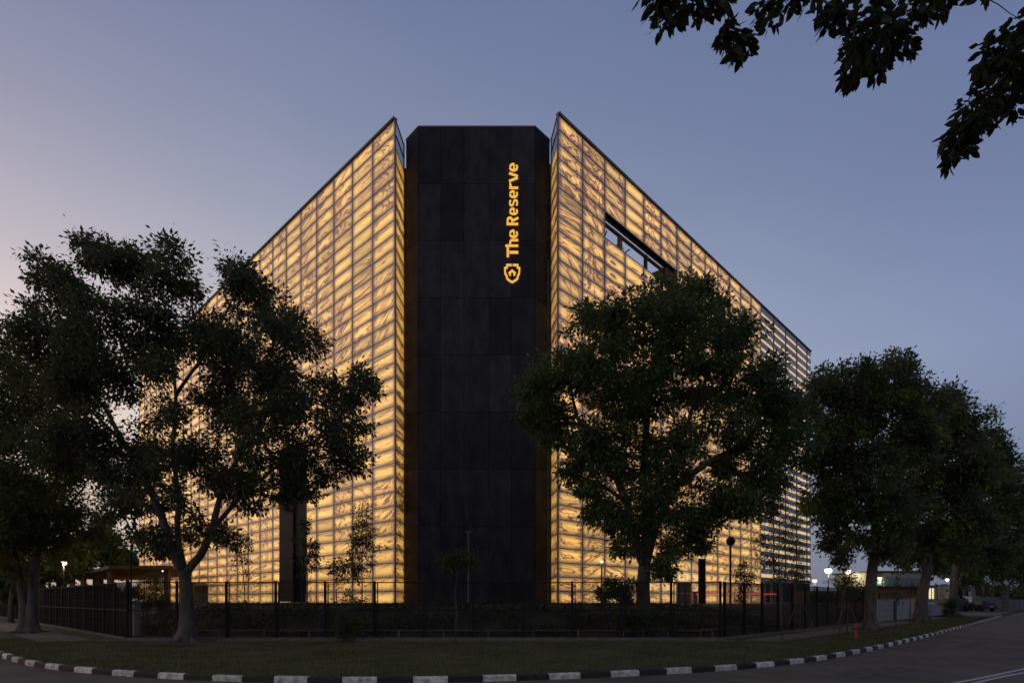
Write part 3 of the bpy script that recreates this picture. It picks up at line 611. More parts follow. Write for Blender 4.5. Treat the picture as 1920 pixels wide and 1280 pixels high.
# ------------------------------------------------------------------ trees
def leaf_cloud(name, C, Rr, n_clump, per, ls, mt, parent, droop=.35, clump_r=.30, flat=.85, narrow=.5):
    """C (k,3) lobe centres, Rr (k,) radii. Leaves gather in clumps spread through each lobe, denser near its outside."""
    k = len(C); wgt = Rr ** 2; wgt = wgt / wgt.sum(); li = rng.choice(k, n_clump, p=wgt)
    d = rng.normal(size=(n_clump, 3)); d /= np.linalg.norm(d, axis=1)[:, None]; rr = rng.random(n_clump) ** .42
    # leaves gather round twig ends: every lobe is a bunch of smaller bunches with gaps between
    ns = 13; sd = rng.normal(size=(k, ns, 3)); sd /= np.linalg.norm(sd, axis=2)[..., None]; sr = (rng.random((k, ns)) ** .4 * 1.08)
    sub = C[:, None, :] + sd * (sr * Rr[:, None])[..., None] * np.array([1, 1, flat]); sw = .26 + .26 * rng.random((k, ns))
    si = rng.integers(0, ns, n_clump)
    cc = sub[li, si] + d * (rr * Rr[li] * sw[li, si])[:, None] * np.array([1, 1, .8]); d = d * .5 + sd[li, si] * .7
    nz = np.sin(cc[:, 0] * 2.1 + li) * np.sin(cc[:, 1] * 1.7 + 1.3 * li) * np.sin(cc[:, 2] * 2.4 + .7 * li); keep = nz > -.35; cc = cc[keep]; d = d[keep]; nc = len(cc)
    cr = clump_r * (.6 + .8 * rng.random(nc))
    off = rng.normal(size=(nc, per, 3)) * .43; p = cc[:, None, :] + off * cr[:, None, None] * np.array([1, 1, .75]); p = p.reshape(-1, 3); n = len(p)
    out = np.repeat(d, per, axis=0) * .5 + off.reshape(-1, 3) * .9 + rng.normal(size=(n, 3)) * .45; out[:, 2] -= droop
    a = out / np.linalg.norm(out, axis=1)[:, None]; up = rng.normal(size=(n, 3)) * .55 + np.array([0, 0, 1.0]); b = np.cross(a, up); b /= np.linalg.norm(b, axis=1)[:, None] + 1e-9
    nn = np.cross(a, b); L = ls * (.5 + .95 * rng.random(n) ** 1.3)[:, None]; W = L * narrow
    V = np.empty((n, 4, 3)); V[:, 0] = p; V[:, 1] = p + a * L * .45 + b * W * .5 + nn * L * .06; V[:, 2] = p + a * L; V[:, 3] = p + a * L * .45 - b * W * .5 + nn * L * .06
    return np_mesh(name, V.reshape(-1, 3), np.arange(n * 4).reshape(-1, 4), mt, parent)
def wobble(p, q, n, amp):
    out = []; L = (q - p).length
    ax = Vector((random.uniform(-1, 1), random.uniform(-1, 1), random.uniform(-.3, .6))) * amp * L; ph = random.uniform(.5, 2.4)
    for i in range(n + 1):
        t = i / n; out.append(p.lerp(q, t) + ax * math.sin(math.pi * t) + Vector((math.sin(5 * t * ph + L), math.cos(4 * t * ph), 0)) * amp * .35 * L * math.sin(math.pi * t))
    return out
def tree(name, label, Y, base, trunk, limbs, lobes, leaves, per, ls, mt, group=None, depth=.75, bark=None, r0=.26, flare=1.8, cat='tree', clump_r=.34, zb=None, copies=2, droop=.35, fill=1.0, narrow=.5, rs_=1.0):
    bark = bark or m_barkd; s = Y / F
    bx = (base[0] - 960) * s; z0 = gz(bx, Y) if zb is None else zb
    t = thing(name, label, cat, group, (bx, Y, z0)); inv = Vector((bx, Y, z0))
    tr = MB(); nodes = []
    def wp(u, v, dy=0): return P(u, v, Y + dy) - inv
    # trunk(s)
    for tk in trunk:
        pts = [Vector((wp(tk[0][0], tk[0][1]).x, 0, -.12))] + [wp(*q) for q in tk]; rad = []
        H = max(.5, pts[-1].z)
        for i, p in enumerate(pts):
            f = max(0, p.z) / H; rad.append(r0 * (1 - .28 * f) * (1 + (flare - 1) * math.exp(-max(0, p.z) / .35)))
        fine = []; fr_ = []
        for i in range(len(pts) - 1):
            for k in range(4): f = k / 4; fine.append(pts[i].lerp(pts[i + 1], f)); zq = max(0, fine[-1].z); fr_.append(r0 * (1 - .28 * zq / H) * (1 + (flare - 1) * math.exp(-zq / .35)) * random.uniform(.95, 1.06))
        fine.append(pts[-1]); fr_.append(r0 * .72); tr.tube(fine, fr_, 12)
        nodes += [(p, r0 * .72) for p in fine[-3:]]
        if flare > 1.5:
            for k in range(7):
                a = k * .9 + random.uniform(-.3, .3); L = r0 * random.uniform(2.4, 4.4); c = Vector((pts[0].x, 0, 0)); dv = Vector((math.cos(a), math.sin(a), 0))
                tr.tube([c + dv * r0 * .7 + Vector((0, 0, r0 * 1.1)), c + dv * r0 * 1.5 + Vector((0, 0, r0 * .3)), c + dv * L + Vector((0, 0, -.02)), c + dv * L * 1.5 + Vector((.1, .1, -.1))], [r0 * .42, r0 * .34, r0 * .2, r0 * .08], 6)
    tr.build('trunk', bark, t, smooth=True)
    for q in limbs:
        rr = q[0]; dys = q[1]; pp = q[2]; st_ = wp(*pp[0]); nd = min(nodes, key=lambda n_: (n_[0] - st_).length)
        pts = [nd[0] if (nd[0] - st_).length < 1.2 else st_] + [wp(u, v, dys * (i + 1) / len(pp)) for i, (u, v) in enumerate(pp[1:])]
        fine = []
        for i in range(len(pts) - 1):
            for k in range(3): fine.append(pts[i].lerp(pts[i + 1], k / 3) + Vector((random.uniform(-1, 1), random.uniform(-1, 1), 0)) * .03)
        fine.append(pts[-1]); m_ = len(fine); rad = [rr * (1 - .62 * i / (m_ - 1)) for i in range(m_)]
        l = MB(); l.tube(fine, rad, 8); l.build('limb', bark, t, smooth=True); nodes += list(zip(fine, rad))
    # lobes in depth
    us = [l[0] for l in lobes]; cxm = (min(us) + max(us)) / 2; half = (max(us) - min(us)) / 2 + 1
    C = []; Rr = []
    for (u, v, r_) in lobes:
        room = math.sqrt(max(.15, 1 - ((u - cxm) / half) ** 2)) * half * s * depth
        for k in range(copies):
            dy = room * ((-1) ** k) * random.uniform(.25, .9) if copies > 1 else random.uniform(-.5, .5) * room
            if k >= 2: dy = random.uniform(-.3, .3) * room
            sc = (Y + dy) / Y; C.append(P(u + random.uniform(-.12, .12) * r_, v + random.uniform(-.1, .1) * r_, Y + dy) - inv); Rr.append(r_ * s * sc * random.uniform(.80, .94) * rs_)
    # branches grown to every lobe
    order = sorted(range(len(C)), key=lambda i: min((C[i] - n_[0]).length for n_ in nodes)); br = MB()
    for i in order:
        c = C[i]; nd = min(nodes, key=lambda n_: (c - n_[0]).length + .9 * max(0, n_[0].z - c.z) + (2 if n_[1] < .03 else 0))
        L = (c - nd[0]).length
        if L > .2:
            pts = wobble(nd[0], c, 6, .10); ra_ = min(nd[1] * .75, .035 + .022 * L); rad = [ra_ * (1 - .6 * k / 6) + .008 for k in range(7)]; br.tube(pts, rad, 6, False); nodes += list(zip(pts[2:], rad[2:]))
        for k in range(7):
            dv = Vector(rng.normal(size=3)).normalized(); dv.z = abs(dv.z) * .8 - .15; q = c + dv * Rr[i] * .9; br.tube(wobble(c.lerp(nd[0], random.uniform(0, .3)), q, 4, .12), [.028, .022, .017, .012, .006], 4, False)
    br.build('branches', bark, t, kind='stuff')
    leaf_cloud('crown', np.array([tuple(c) for c in C]), np.array(Rr), int(leaves / per), per, ls, mt, t, droop=droop, clump_r=clump_r, narrow=narrow)
    return t
lm1 = leafmat('leaf_dark', (.058, .072, .030), (.112, .125, .048), (.13, .15, .04), .02)
lm2 = leafmat('leaf_broad', (.055, .088, .030), (.110, .155, .046))
lm3 = leafmat('leaf_mixed', (.060, .078, .036), (.115, .135, .055), (.17, .28, .035), .12)
lm4 = leafmat('leaf_far', (.055, .090, .034), (.12, .17, .055))
lm0 = leafmat('leaf_olive', (.055, .074, .026), (.105, .128, .038), (.13, .12, .03), .10)
lmb = leafmat('leaf_young', (.045, .065, .022), (.10, .12, .040))
GS = 'street trees on the verge'
tree('spreading_tree', 'large open-crowned tree with a forked trunk on the verge, left of the tower', 22.6, (350, 1203), [[(350, 1170), (350, 1120), (347, 1085), (345, 1070)]],
     [(.19, -.5, [(345, 1085), (322, 1030), (305, 970), (272, 900), (236, 835), (200, 770)]), (.17, .6, [(352, 1085), (376, 1040), (398, 990), (412, 930), (442, 865), (470, 790)]), (.13, 1.0, [(342, 1070), (333, 1000), (334, 920), (325, 830), (330, 740), (320, 640)]),
      (.10, -1.2, [(400, 985), (450, 930), (510, 880), (570, 840), (630, 800)]), (.09, .8, [(300, 965), (250, 930), (190, 900)]), (.09, 0, [(440, 868), (500, 780), (530, 700), (540, 640)]), (.08, 1.5, [(236, 838), (160, 760), (110, 660)]), (.07, -.5, [(330, 740), (400, 640), (445, 540)])],
     [(92, 525, 52), (188, 485, 50), (235, 500, 38), (330, 500, 46), (300, 560, 50), (195, 600, 78), (90, 620, 66), (448, 510, 34), (432, 492, 20), (475, 565, 46), (350, 610, 60), (540, 612, 50), (575, 650, 36), (460, 680, 72), (180, 715, 75), (110, 720, 70), (570, 745, 62), (655, 725, 46), (690, 715, 20), (645, 815, 56), (480, 800, 72), (360, 850, 48), (210, 840, 78), (560, 865, 52), (450, 925, 46), (240, 940, 50), (295, 1020, 34), (655, 870, 32), (610, 895, 20), (125, 830, 60), (420, 1000, 26), (255, 1010, 22), (300, 690, 34), (530, 930, 24), (310, 775, 38), (385, 755, 34), (410, 890, 34), (330, 930, 30), (420, 640, 34), (300, 850, 44), (440, 765, 44), (250, 885, 46), (365, 985, 32), (560, 915, 38), (500, 700, 44), (480, 900, 34), (160, 640, 40), (270, 640, 40)],
     148000, 14, .165, lm1, rs_=1.04, r0=.29, clump_r=.36, group=GS)
tree('leaning_tree', 'tall olive-leaved tree with twin trunk at the far left of the verge', 28.5, (55, 1186), [[(46, 1150), (42, 1100), (30, 1050)], [(60, 1150), (63, 1090), (70, 1040)]],
     [(.15, .5, [(30, 1050), (18, 990), (10, 920), (-10, 830)]), (.15, 1, [(70, 1040), (90, 970), (108, 890), (118, 800)]), (.09, -1, [(75, 1010), (120, 960), (160, 910)])],
     [(-5, 640, 40), (30, 700, 62), (-30, 760, 95), (60, 800, 90), (110, 880, 78), (10, 900, 95), (150, 960, 46), (60, 985, 66), (-20, 1010, 66), (110, 1020, 40), (150, 860, 48), (20, 1070, 26), (-70, 880, 90), (175, 1000, 22)],
     85000, 14, .175, lm0, r0=.24, clump_r=.36, group=GS)
tree('broad_leaved_tree', 'large dense dark tree with thick trunk just inside the fence, right of the tower', 26.3, (1206, 1180), [[(1206, 1150), (1206, 1105), (1208, 1060)]],
     [(.24, -.3, [(1207, 1062), (1185, 1000), (1175, 940), (1150, 885), (1118, 830), (1080, 780)]), (.24, .5, [(1210, 1060), (1212, 980), (1206, 900), (1212, 800), (1225, 690), (1250, 620)]), (.22, -.5, [(1212, 1060), (1232, 975), (1272, 905), (1325, 868), (1390, 835), (1440, 780)]), (.13, .8, [(1222, 1072), (1246, 1045), (1285, 1010), (1330, 980)]), (.11, 1, [(1240, 960), (1270, 860), (1300, 760), (1340, 680)]), (.10, -1, [(1175, 945), (1130, 910), (1080, 890), (1035, 885)]), (.1, 0, [(1325, 868), (1380, 890), (1430, 900)])],
     [(1245, 560, 38), (1290, 558, 40), (1325, 590, 42), (1195, 610, 56), (1120, 605, 42), (1150, 590, 26), (1270, 640, 66), (1385, 622, 38), (1340, 650, 50), (1060, 700, 50), (1000, 725, 38), (1130, 700, 76), (1215, 730, 66), (1330, 730, 60), (1425, 705, 46), (1440, 760, 44), (1030, 790, 52), (1095, 830, 52), (1500, 775, 38), (1475, 830, 52), (1400, 850, 56), (1180, 850, 54), (1290, 830, 44), (1110, 905, 30), (1070, 880, 24), (1340, 940, 50), (1400, 940, 40), (1160, 960, 40), (1260, 955, 42), (1175, 1020, 26), (1265, 1030, 30), (1440, 900, 42), (1215, 930, 36), (1240, 1060, 24), (1310, 1010, 26), (1160, 775, 42), (1250, 885, 38), (1370, 780, 36), (1120, 950, 30), (1200, 985, 34), (1300, 985, 34), (1130, 850, 40)],
     150000, 14, .19, lm2, r0=.36, clump_r=.34, flare=1.7, group='big trees by the fence', rs_=1.13)
tree('rounded_tree', 'tall street tree with bright new tips, first beyond the fire hydrant', 31, (1632, 1178), [[(1632, 1130), (1634, 1080), (1640, 1030), (1642, 990)]],
     [(.17, .5, [(1638, 1045), (1608, 1015), (1570, 965), (1545, 930)]), (.2, 0, [(1642, 990), (1630, 920), (1600, 840), (1590, 770)]), (.2, 1, [(1642, 990), (1665, 910), (1690, 820), (1700, 740)])],
     [(1688, 680, 22), (1655, 715, 44), (1620, 700, 26), (1565, 715, 34), (1540, 735, 28), (1700, 725, 36), (1595, 770, 60), (1665, 790, 66), (1540, 800, 42), (1565, 860, 58), (1640, 880, 66), (1720, 830, 52), (1590, 945, 46), (1535, 940, 32), (1560, 1010, 28), (1690, 950, 50), (1740, 760, 34), (1640, 960, 30), (1525, 860, 24), (1580, 1045, 18), (1605, 1010, 28), (1680, 1005, 32), (1655, 1035, 20), (1560, 960, 34)],
     95000, 14, .20, lm3, r0=.30, clump_r=.38, group=GS, rs_=1.08)
tree('verge_tree', 'street tree with a leaning forked trunk, second beyond the fire hydrant', 43, (1722, 1166), [[(1727, 1130), (1734, 1090), (1742, 1060)]],
     [(.2, .5, [(1740, 1070), (1752, 1000), (1765, 900), (1775, 820)]), (.18, 0, [(1738, 1075), (1716, 1030), (1705, 960), (1710, 880)])],
     [(1745, 775, 44), (1790, 770, 40), (1815, 800, 40), (1770, 840, 62), (1820, 880, 56), (1730, 900, 56), (1790, 950, 60), (1690, 990, 40), (1750, 1010, 44), (1835, 980, 40), (1690, 1045, 24), (1800, 1040, 30)],
     64000, 15, .27, lm3, r0=.42, clump_r=.45, group=GS, rs_=1.1)
tree('verge_tree', 'street tree wrapped in climbing leaves at its trunk, third beyond the fire hydrant', 57, (1786, 1156), [[(1787, 1120), (1790, 1080), (1795, 1050)]],
     [(.2, .5, [(1795, 1050), (1815, 990), (1840, 920)])],
     [(1850, 840, 34), (1875, 870, 34), (1840, 900, 44), (1880, 940, 44), (1850, 980, 44), (1810, 1030, 30), (1870, 1040, 36), (1825, 1060, 20)],
     40000, 14, .33, lm4, r0=.40, clump_r=.55, group=GS)
bgt = [('dark tree mass at the far left behind the leaning tree', 44, (20, 1150), [(-20, 900, 60), (40, 930, 60), (100, 960, 50), (20, 1000, 60), (80, 1030, 46), (-40, 1040, 60), (140, 1020, 36), (30, 1060, 36), (110, 1065, 28)], lm0, .18, .12),
       ('wide dark tree filling the right edge behind the third street tree', 88, (1884, 1146), [(1925, 880, 34), (1890, 900, 30), (1930, 950, 44), (1895, 980, 40), (1930, 1020, 44), (1890, 1050, 36), (1930, 1080, 30), (1870, 1085, 18)], lm4, .45, .12),
       ('dark tree behind the small service building', 70, (1700, 1110), [(1690, 1000, 30), (1720, 1020, 30), (1750, 1010, 34), (1780, 1030, 34), (1690, 1040, 22), (1740, 1060, 22)], lm1, .3, 1.0),
       ('distant bushy tree standing over the far gate', 92, (1846, 1145), [(1900, 900, 26), (1885, 960, 34), (1910, 960, 30), (1850, 1010, 40), (1895, 1020, 34), (1850, 1060, 26), (1880, 1070, 26)], lm4, .35, .12),
       ('distant tree closing the view down the right-hand street', 115, (1890, 1140), [(1935, 940, 40), (1915, 1010, 30), (1940, 1050, 40), (1900, 1070, 24), (1920, 1100, 20)], lm4, .3, .12),
       ('distant tree between the small white building and the far gate', 88, (1808, 1110), [(1760, 1050, 26), (1790, 1070, 24), (1815, 1080, 24), (1830, 1050, 30)], lm1, .25, 1.0),
       ('pale dusk-lit tree behind the walkway canopy, tallest of those far left', 78, (190, 1100), [(190, 1005, 26), (215, 1020, 20), (165, 1030, 28), (205, 1045, 20), (150, 1060, 20)], lm4, .3, ZP),
       ('faint far tree near the left end of the glowing facade', 110, (240, 1100), [(235, 1045, 18), (255, 1060, 16), (215, 1062, 16), (240, 1070, 18)], lm4, .3, ZP),
       ('dark low tree behind the left stretch of fence', 60, (110, 1110), [(95, 1060, 24), (125, 1070, 22), (70, 1075, 24), (30, 1080, 26), (0, 1085, 26)], lm0, .25, ZP)]
for lb, Y, bs, lo, mt, rr, zb in bgt:
    tree('background_tree', lb, Y, bs, [[(bs[0], bs[1] - 20), (bs[0] + 2, bs[1] - 45)]], [], lo, 16000, 12, .42, mt, r0=rr, clump_r=.6, flare=1.3, zb=zb, group='trees in the background')
# pale pruned trunks beyond the far gate
for u, h, lb in ((1822, 34, 'pale forked pruned trunk rising behind the far gate'), (1842, 22, 'yellowish bent trunk behind the far green gate'), (1858, 22, 'brownish straight trunk right of the bent one behind the far gate')):
    Y = 96; b = P(u, 1124, Y); t = thing('pruned_tree', lb, 'tree', 'pruned trunks behind the gate', (b.x, Y, .1)); a = MB()
    H = EYE + h / F * Y; a.tube([(0, 0, 0), (.1, 0, H * .5), (-.1, 0, H * .8)], [.55, .48, .4], 10); a.tube([(0, 0, H * .6), (-.6, 0, H * .8), (-1.1, 0, H * 1.02)], [.32, .25, .2], 8); a.tube([(-.1, 0, H * .75), (.35, 0, H * .9), (.3, 0, H * 1.06)], [.38, .32, .26], 8); a.build('trunk', m_barkp if u == 1822 else mat('moss_bark', (.16, .14, .07), .9, noise=.3), t, smooth=True)

# saplings with stakes
def sapling(label, Y, base, path_, lobes, n, ls, mt, stakes=True, zb=None, group='young staked trees', r=.03, narrow=.42, clump=.16, droop=.35):
    s = Y / F; bx = (base - 960) * s; z0 = gz(bx, Y) if zb is None else zb; t = thing('sapling', label, 'tree', group, (bx, Y, z0)); inv = Vector((bx, Y, z0))
    pts = [Vector((0, 0, -.1))] + [P(u, v, Y) - inv for u, v in path_]; m_ = len(pts); a = MB(); a.tube(pts, [r * (1 - .7 * i / (m_ - 1)) for i in range(m_)], 6); a.build('trunk', m_barkd, t, smooth=True)
    br = MB(); C = []; Rr = []
    for u, v, r_ in lobes:
        for k in range(2):
            c = P(u, v, Y + random.uniform(-1, 1) * r_ * s) - inv; C.append(tuple(c)); Rr.append(r_ * s)
            nd = min(pts[1:], key=lambda p: (p - c).length + max(0, p.z - c.z))
            br.tube(wobble(nd, c, 4, .06), [.012, .010, .008, .006, .005], 4, False)
            for q in range(3): br.tube([c, c + Vector(rng.normal(size=3)) * r_ * s * .6], [.005, .003], 3, False)
    br.build('branches', m_barkd, t, kind='stuff')
    leaf_cloud('crown', np.array(C), np.array(Rr), int(n * 1.4 / 8), 8, ls * 1.25, mt, t, clump_r=clump, narrow=narrow, droop=droop)
    if stakes:
        for sx_, sy_ in ((-.55, .1), (.6, -.1), (.05, .6)): MB().tube([(sx_, sy_, 0), (sx_ * .08, sy_ * .08, 1.25)], .022, 6).build('stake', m_barkd, t)
    return t
sapling('slender cone-shaped sapling in front of the left facade by the tower', 27, 678, [(679, 1120), (679, 1040), (679, 980), (680, 940)], [(680, 950, 10), (680, 975, 17), (678, 1000, 22), (680, 1028, 26), (678, 1055, 24), (690, 1015, 18), (672, 1085, 12)], 2600, .10, lm1)
sapling('leafy sapling in front of the dark portal', 27.2, 577, [(577, 1120), (576, 1060), (573, 990)], [(572, 988, 14), (565, 1015, 15), (585, 1020, 15), (578, 1045, 16), (590, 1062, 12), (570, 1075, 8)], 1500, .11, lm2)
sapling('sparse sapling on the verge with leaves spreading over a low bush', 22.75, 633, [(632, 1150), (630, 1100), (634, 1060)], [(625, 1062, 14), (650, 1058, 16), (668, 1068, 10), (640, 1085, 10), (655, 1120, 14), (675, 1125, 8), (632, 1140, 10)], 1100, .10, lmb, stakes=False, zb=.12)
sapling('umbrella-shaped sapling in front of the black tower', 22.8, 853, [(856, 1150), (853, 1110), (858, 1075), (862, 1052)], [(838, 1052, 14), (862, 1042, 16), (885, 1052, 14), (850, 1062, 10), (898, 1062, 6), (872, 1058, 12)], 1600, .085, lmb, stakes=False, zb=.12)
sapling('thin sapling between the forked tree and the dark portal', 27.5, 459, [(459, 1110), (454, 1060), (450, 1010)], [(452, 1008, 13), (462, 1022, 12), (445, 1030, 13), (455, 1045, 12), (440, 1062, 7), (466, 1075, 6)], 900, .10, lm1)
sapling('upright small-leaved sapling behind the right end of the front fence', 27, 1395, [(1395, 1120), (1396, 1080), (1395, 1052)], [(1395, 1056, 9), (1388, 1078, 13), (1402, 1085, 13), (1395, 1105, 12), (1386, 1122, 8)], 1100, .09, lmb)
sapling('tall feathery sapling in front of the louvred facade', 23.3, 1467, [(1464, 1150), (1460, 1060), (1462, 980), (1464, 925)], [(1462, 940, 14), (1440, 968, 16), (1485, 975, 18), (1455, 1000, 22), (1425, 1010, 12), (1490, 1020, 22), (1450, 1045, 24), (1482, 1070, 18), (1430, 1055, 14), (1462, 1085, 14)], 3600, .11, lmb, stakes=False, zb=.12, narrow=.22, clump=.22, droop=.5)
sapling('feathery sapling under the bright lamps behind the fence', 26.3, 1588, [(1590, 1130), (1594, 1090), (1592, 1070)], [(1575, 1098, 16), (1600, 1092, 16), (1590, 1110, 14), (1565, 1118, 10), (1610, 1105, 10)], 1100, .11, lmb, zb=.3, narrow=.25)
sapling('thin bare-stemmed sapling left of the fire hydrant', 25.5, 1572, [(1576, 1150), (1582, 1110), (1590, 1085)], [(1590, 1085, 8), (1582, 1098, 6)], 160, .09, lmb, stakes=False, zb=.12)
sapling('slim sapling before the pale block wall, nearer the hydrant', 33, 1680, [(1681, 1130), (1680, 1100)], [(1680, 1102, 8), (1676, 1112, 6), (1686, 1120, 5)], 200, .11, lmb, stakes=False, zb=.12)
sapling('slim sapling before the pale block wall, beside the leaning tree', 36, 1706, [(1706, 1130), (1709, 1098)], [(1709, 1098, 6), (1705, 1108, 5)], 120, .11, lmb, stakes=False, zb=.12)
sapling('thin upright sapling between the fence and the louvred facade', 28, 1500, [(1500, 1120), (1502, 1060)], [(1502, 1060, 10), (1496, 1080, 12), (1506, 1095, 12)], 600, .09, lmb, zb=.5)

def bush(label, Y, lobes, n, ls, mt, zb=None, narrow=.42, group='low bushes behind the fence', name='bush'):
    s = Y / F; u0 = sum(l[0] for l in lobes) / len(lobes); bx = (u0 - 960) * s; z0 = gz(bx, Y) if zb is None else zb; t = thing(name, label, 'bush', group, (bx, Y, z0)); inv = Vector((bx, Y, z0)); a = MB(); C = []; Rr = []
    for u, v, r_ in lobes:
        for k in range(2):
            c = P(u, v, Y + random.uniform(-.6, .6) * r_ * s) - inv; C.append(tuple(c)); Rr.append(r_ * s); a.tube(wobble(Vector((c.x * .4, 0, -.05)), c, 4, .08), [.03, .022, .016, .012, .008], 5, False)
    a.build('stems', m_barkd, t, kind='stuff'); leaf_cloud('foliage', np.array(C), np.array(Rr), int(n * 1.5 / 10), 10, ls * 1.35, mt, t, clump_r=.2, narrow=narrow); return t
bush('tall dark bush behind the fence, left of the forked tree', 31, [(270, 1105, 18), (262, 1130, 18), (278, 1085, 12), (285, 1120, 18)], 4500, .09, lm1, narrow=.2)
bush('tall dark bush behind the fence, touching the forked tree', 30.5, [(303, 1100, 12), (298, 1125, 18), (310, 1135, 12), (296, 1085, 8)], 3500, .09, lm1, narrow=.2)
bush('broad leafy bush at the foot of the dense dark tree, on its left', 25.6, [(1130, 1112, 12), (1150, 1104, 14), (1168, 1118, 16), (1180, 1098, 12), (1145, 1090, 8)], 1900, .12, lm2)
bush('low dark undergrowth bush round the base of the dense dark tree', 25.3, [(1160, 1160, 14), (1190, 1165, 16), (1225, 1162, 16), (1255, 1168, 10)], 2200, .12, lm2)
bush('small bush on the verge under the sparse sapling', 22.85, [(640, 1172, 14), (662, 1168, 12), (650, 1186, 12)], 1200, .08, lmb, zb=.12)
bush('fan of climbing fronds on the trunk of the third street tree', 56, [(1776, 1128, 8), (1780, 1140, 8), (1790, 1132, 7)], 900, .25, lmb, zb=.12, narrow=.15)
hed = [(30, 52, 8), (90, 70, 10)]
bush('dark clipped hedge behind the left stretch of fence', 46, [(20, 1118, 14), (50, 1116, 14), (80, 1118, 13), (110, 1117, 13), (138, 1119, 12), (165, 1120, 11), (190, 1121, 10), (215, 1121, 9)], 12000, .13, lm0, zb=ZP - .4, name='hedge')
bush('tall clipped hedge closing the view far beyond the sliding gate', 135, [(1690 + 16 * k, 1108 + (k % 3) * 3, 13) for k in range(18)], 16000, .42, lm4, zb=.1, name='hedge')
bush('long dark hedge far behind the walkway canopy', 92, [(60 + 15 * k, 1108 + (k % 3) * 3, 13) for k in range(14)], 12000, .32, lm0, zb=ZP - .3, name='hedge')
bush('low shrubs under the lamps at the far end of the right fence', 50, [(1530, 1120, 8), (1550, 1118, 8), (1570, 1122, 7), (1600, 1118, 10), (1620, 1115, 10)], 5000, .14, lm2, zb=ZP - .4)

# ------------------------------------------------------------------ overhanging tree, upper right
ov = thing('overhanging_tree', 'near tree whose leafy twigs hang into the upper right of the view', 'tree', loc=(8.2, 7.2, .12)); oinv = Vector((8.2, 7.2, .12))
a = MB(); a.tube([(0, 0, -.2), (.05, 0, .3), (.1, .1, 2.5), (-.1, 0, 4.6), (-.2, .1, 6.2)], [.42, .30, .24, .21, .18], 12); a.build('trunk', m_barkd, ov, smooth=True)
onodes = [(Vector((-.2, .1, 6.2)), .18)]
for rr, pts in ((.12, [(-.2, .1, 6.0), (-1.4, -.2, 8.3), (-2.6, -.5, 9.3), (-4.3, -.8, 9.4), (-6.2, -1.0, 9.2), (-7.0, -1.1, 9.0)]), (.10, [(-.2, .1, 5.6), (-1.6, -.4, 6.5), (-2.2, -.7, 6.9)]), (.09, [(-.1, 0, 4.8), (-1.4, -.6, 5.6), (-2.1, -.8, 6.1)])):
    fine = []
    for i in range(len(pts) - 1):
        for k in range(4): fine.append(Vector(pts[i]).lerp(Vector(pts[i + 1]), k / 4))
    fine.append(Vector(pts[-1])); m_ = len(fine); rad = [rr * (1 - .7 * i / (m_ - 1)) for i in range(m_)]; MB().tube(fine, rad, 8).build('limb', m_barkd, ov, smooth=True); onodes += list(zip(fine, rad))
OY = 6.2
olobes = [(1235, 0, 28, 46), (1237, 55, 11, 9), (1262, 38, 16, 16), (1290, 12, 22, 30), (1312, 36, 8, 8), (1345, -5, 26, 34), (1352, 8, 8, 6), (1375, 82, 22, 30), (1392, 100, 18, 22), (1362, 68, 12, 12), (1405, 66, 8, 6), (1446, 48, 12, 8), (1440, 10, 20, 22), (1480, 0, 24, 30), (1520, -4, 20, 26), (1555, 14, 20, 28), (1558, 46, 14, 16), (1580, 26, 14, 16), (1625, 60, 34, 70), (1610, 110, 24, 44), (1595, 145, 16, 24), (1650, 105, 24, 44), (1680, 50, 26, 44), (1645, 142, 10, 10), (1700, 96, 12, 12), (1720, 20, 26, 30), (1735, 36, 8, 5), (1775, 8, 20, 18), (1765, 26, 8, 6), (1840, 0, 14, 6), (1870, 110, 32, 50), (1900, 90, 30, 44), (1850, 132, 14, 16), (1905, 130, 24, 34), (1880, 180, 22, 30), (1845, 200, 24, 34), (1815, 205, 14, 14), (1825, 235, 20, 28), (1800, 260, 20, 30), (1785, 290, 16, 24), (1778, 312, 10, 10), (1810, 285, 14, 16), (1905, 210, 16, 16), (1860, 235, 8, 6), (1930, 150, 30, 40), (1940, 60, 34, 40)]
tw = MB(); LV = []
for (u, v, r_, n_) in sorted(olobes, key=lambda l: l[1]):
    Yl = OY + random.uniform(-.5, .5); c = P(u, v - 9, Yl) - oinv; nd = min(onodes, key=lambda q: (q[0] - c).length + 1.5 * max(0, c.z - q[0].z))
    pts = wobble(nd[0], c, 5, .07); ra_ = min(nd[1] * .6, .016); tw.tube(pts, [ra_, ra_ * .85, ra_ * .7, ra_ * .55, ra_ * .45, ra_ * .35], 5, False); onodes += list(zip(pts[2:], [.012] * 9))
    rw = r_ * 1.16 / F * Yl
    for k in range(int(n_ * 2.4)):
        dv = Vector(rng.normal(size=3)).normalized() * rw * random.random() ** .5 * 1.05; LV.append((c + dv, dv, c))
tw.build('twigs', m_barkd, ov, kind='stuff')
a = MB(); prof = [(0, 0), (.18, .17), (.45, .25), (.72, .18), (1, 0)]
vs = [(x, 0, (-.05 * math.sin(x * 3))) for x, _ in prof] + [(x, y, .03 - .06 * math.sin(x * 3)) for x, y in prof[1:-1]] + [(x, -y, .03 - .06 * math.sin(x * 3)) for x, y in prof[1:-1]]
fs = [(0, 1, 5), (1, 2, 6, 5), (2, 3, 7, 6), (3, 4, 7), (0, 8, 1), (1, 8, 9, 2), (2, 9, 10, 3), (3, 10, 4)]
a.add(vs, fs); lmo = leafmat('leaf_overhang', (.020, .030, .012), (.045, .055, .02), (.06, .05, .015), .02); lme = a.mesh('leaf', lmo)
LV.sort(key=lambda q: random.random()); rest = MB()
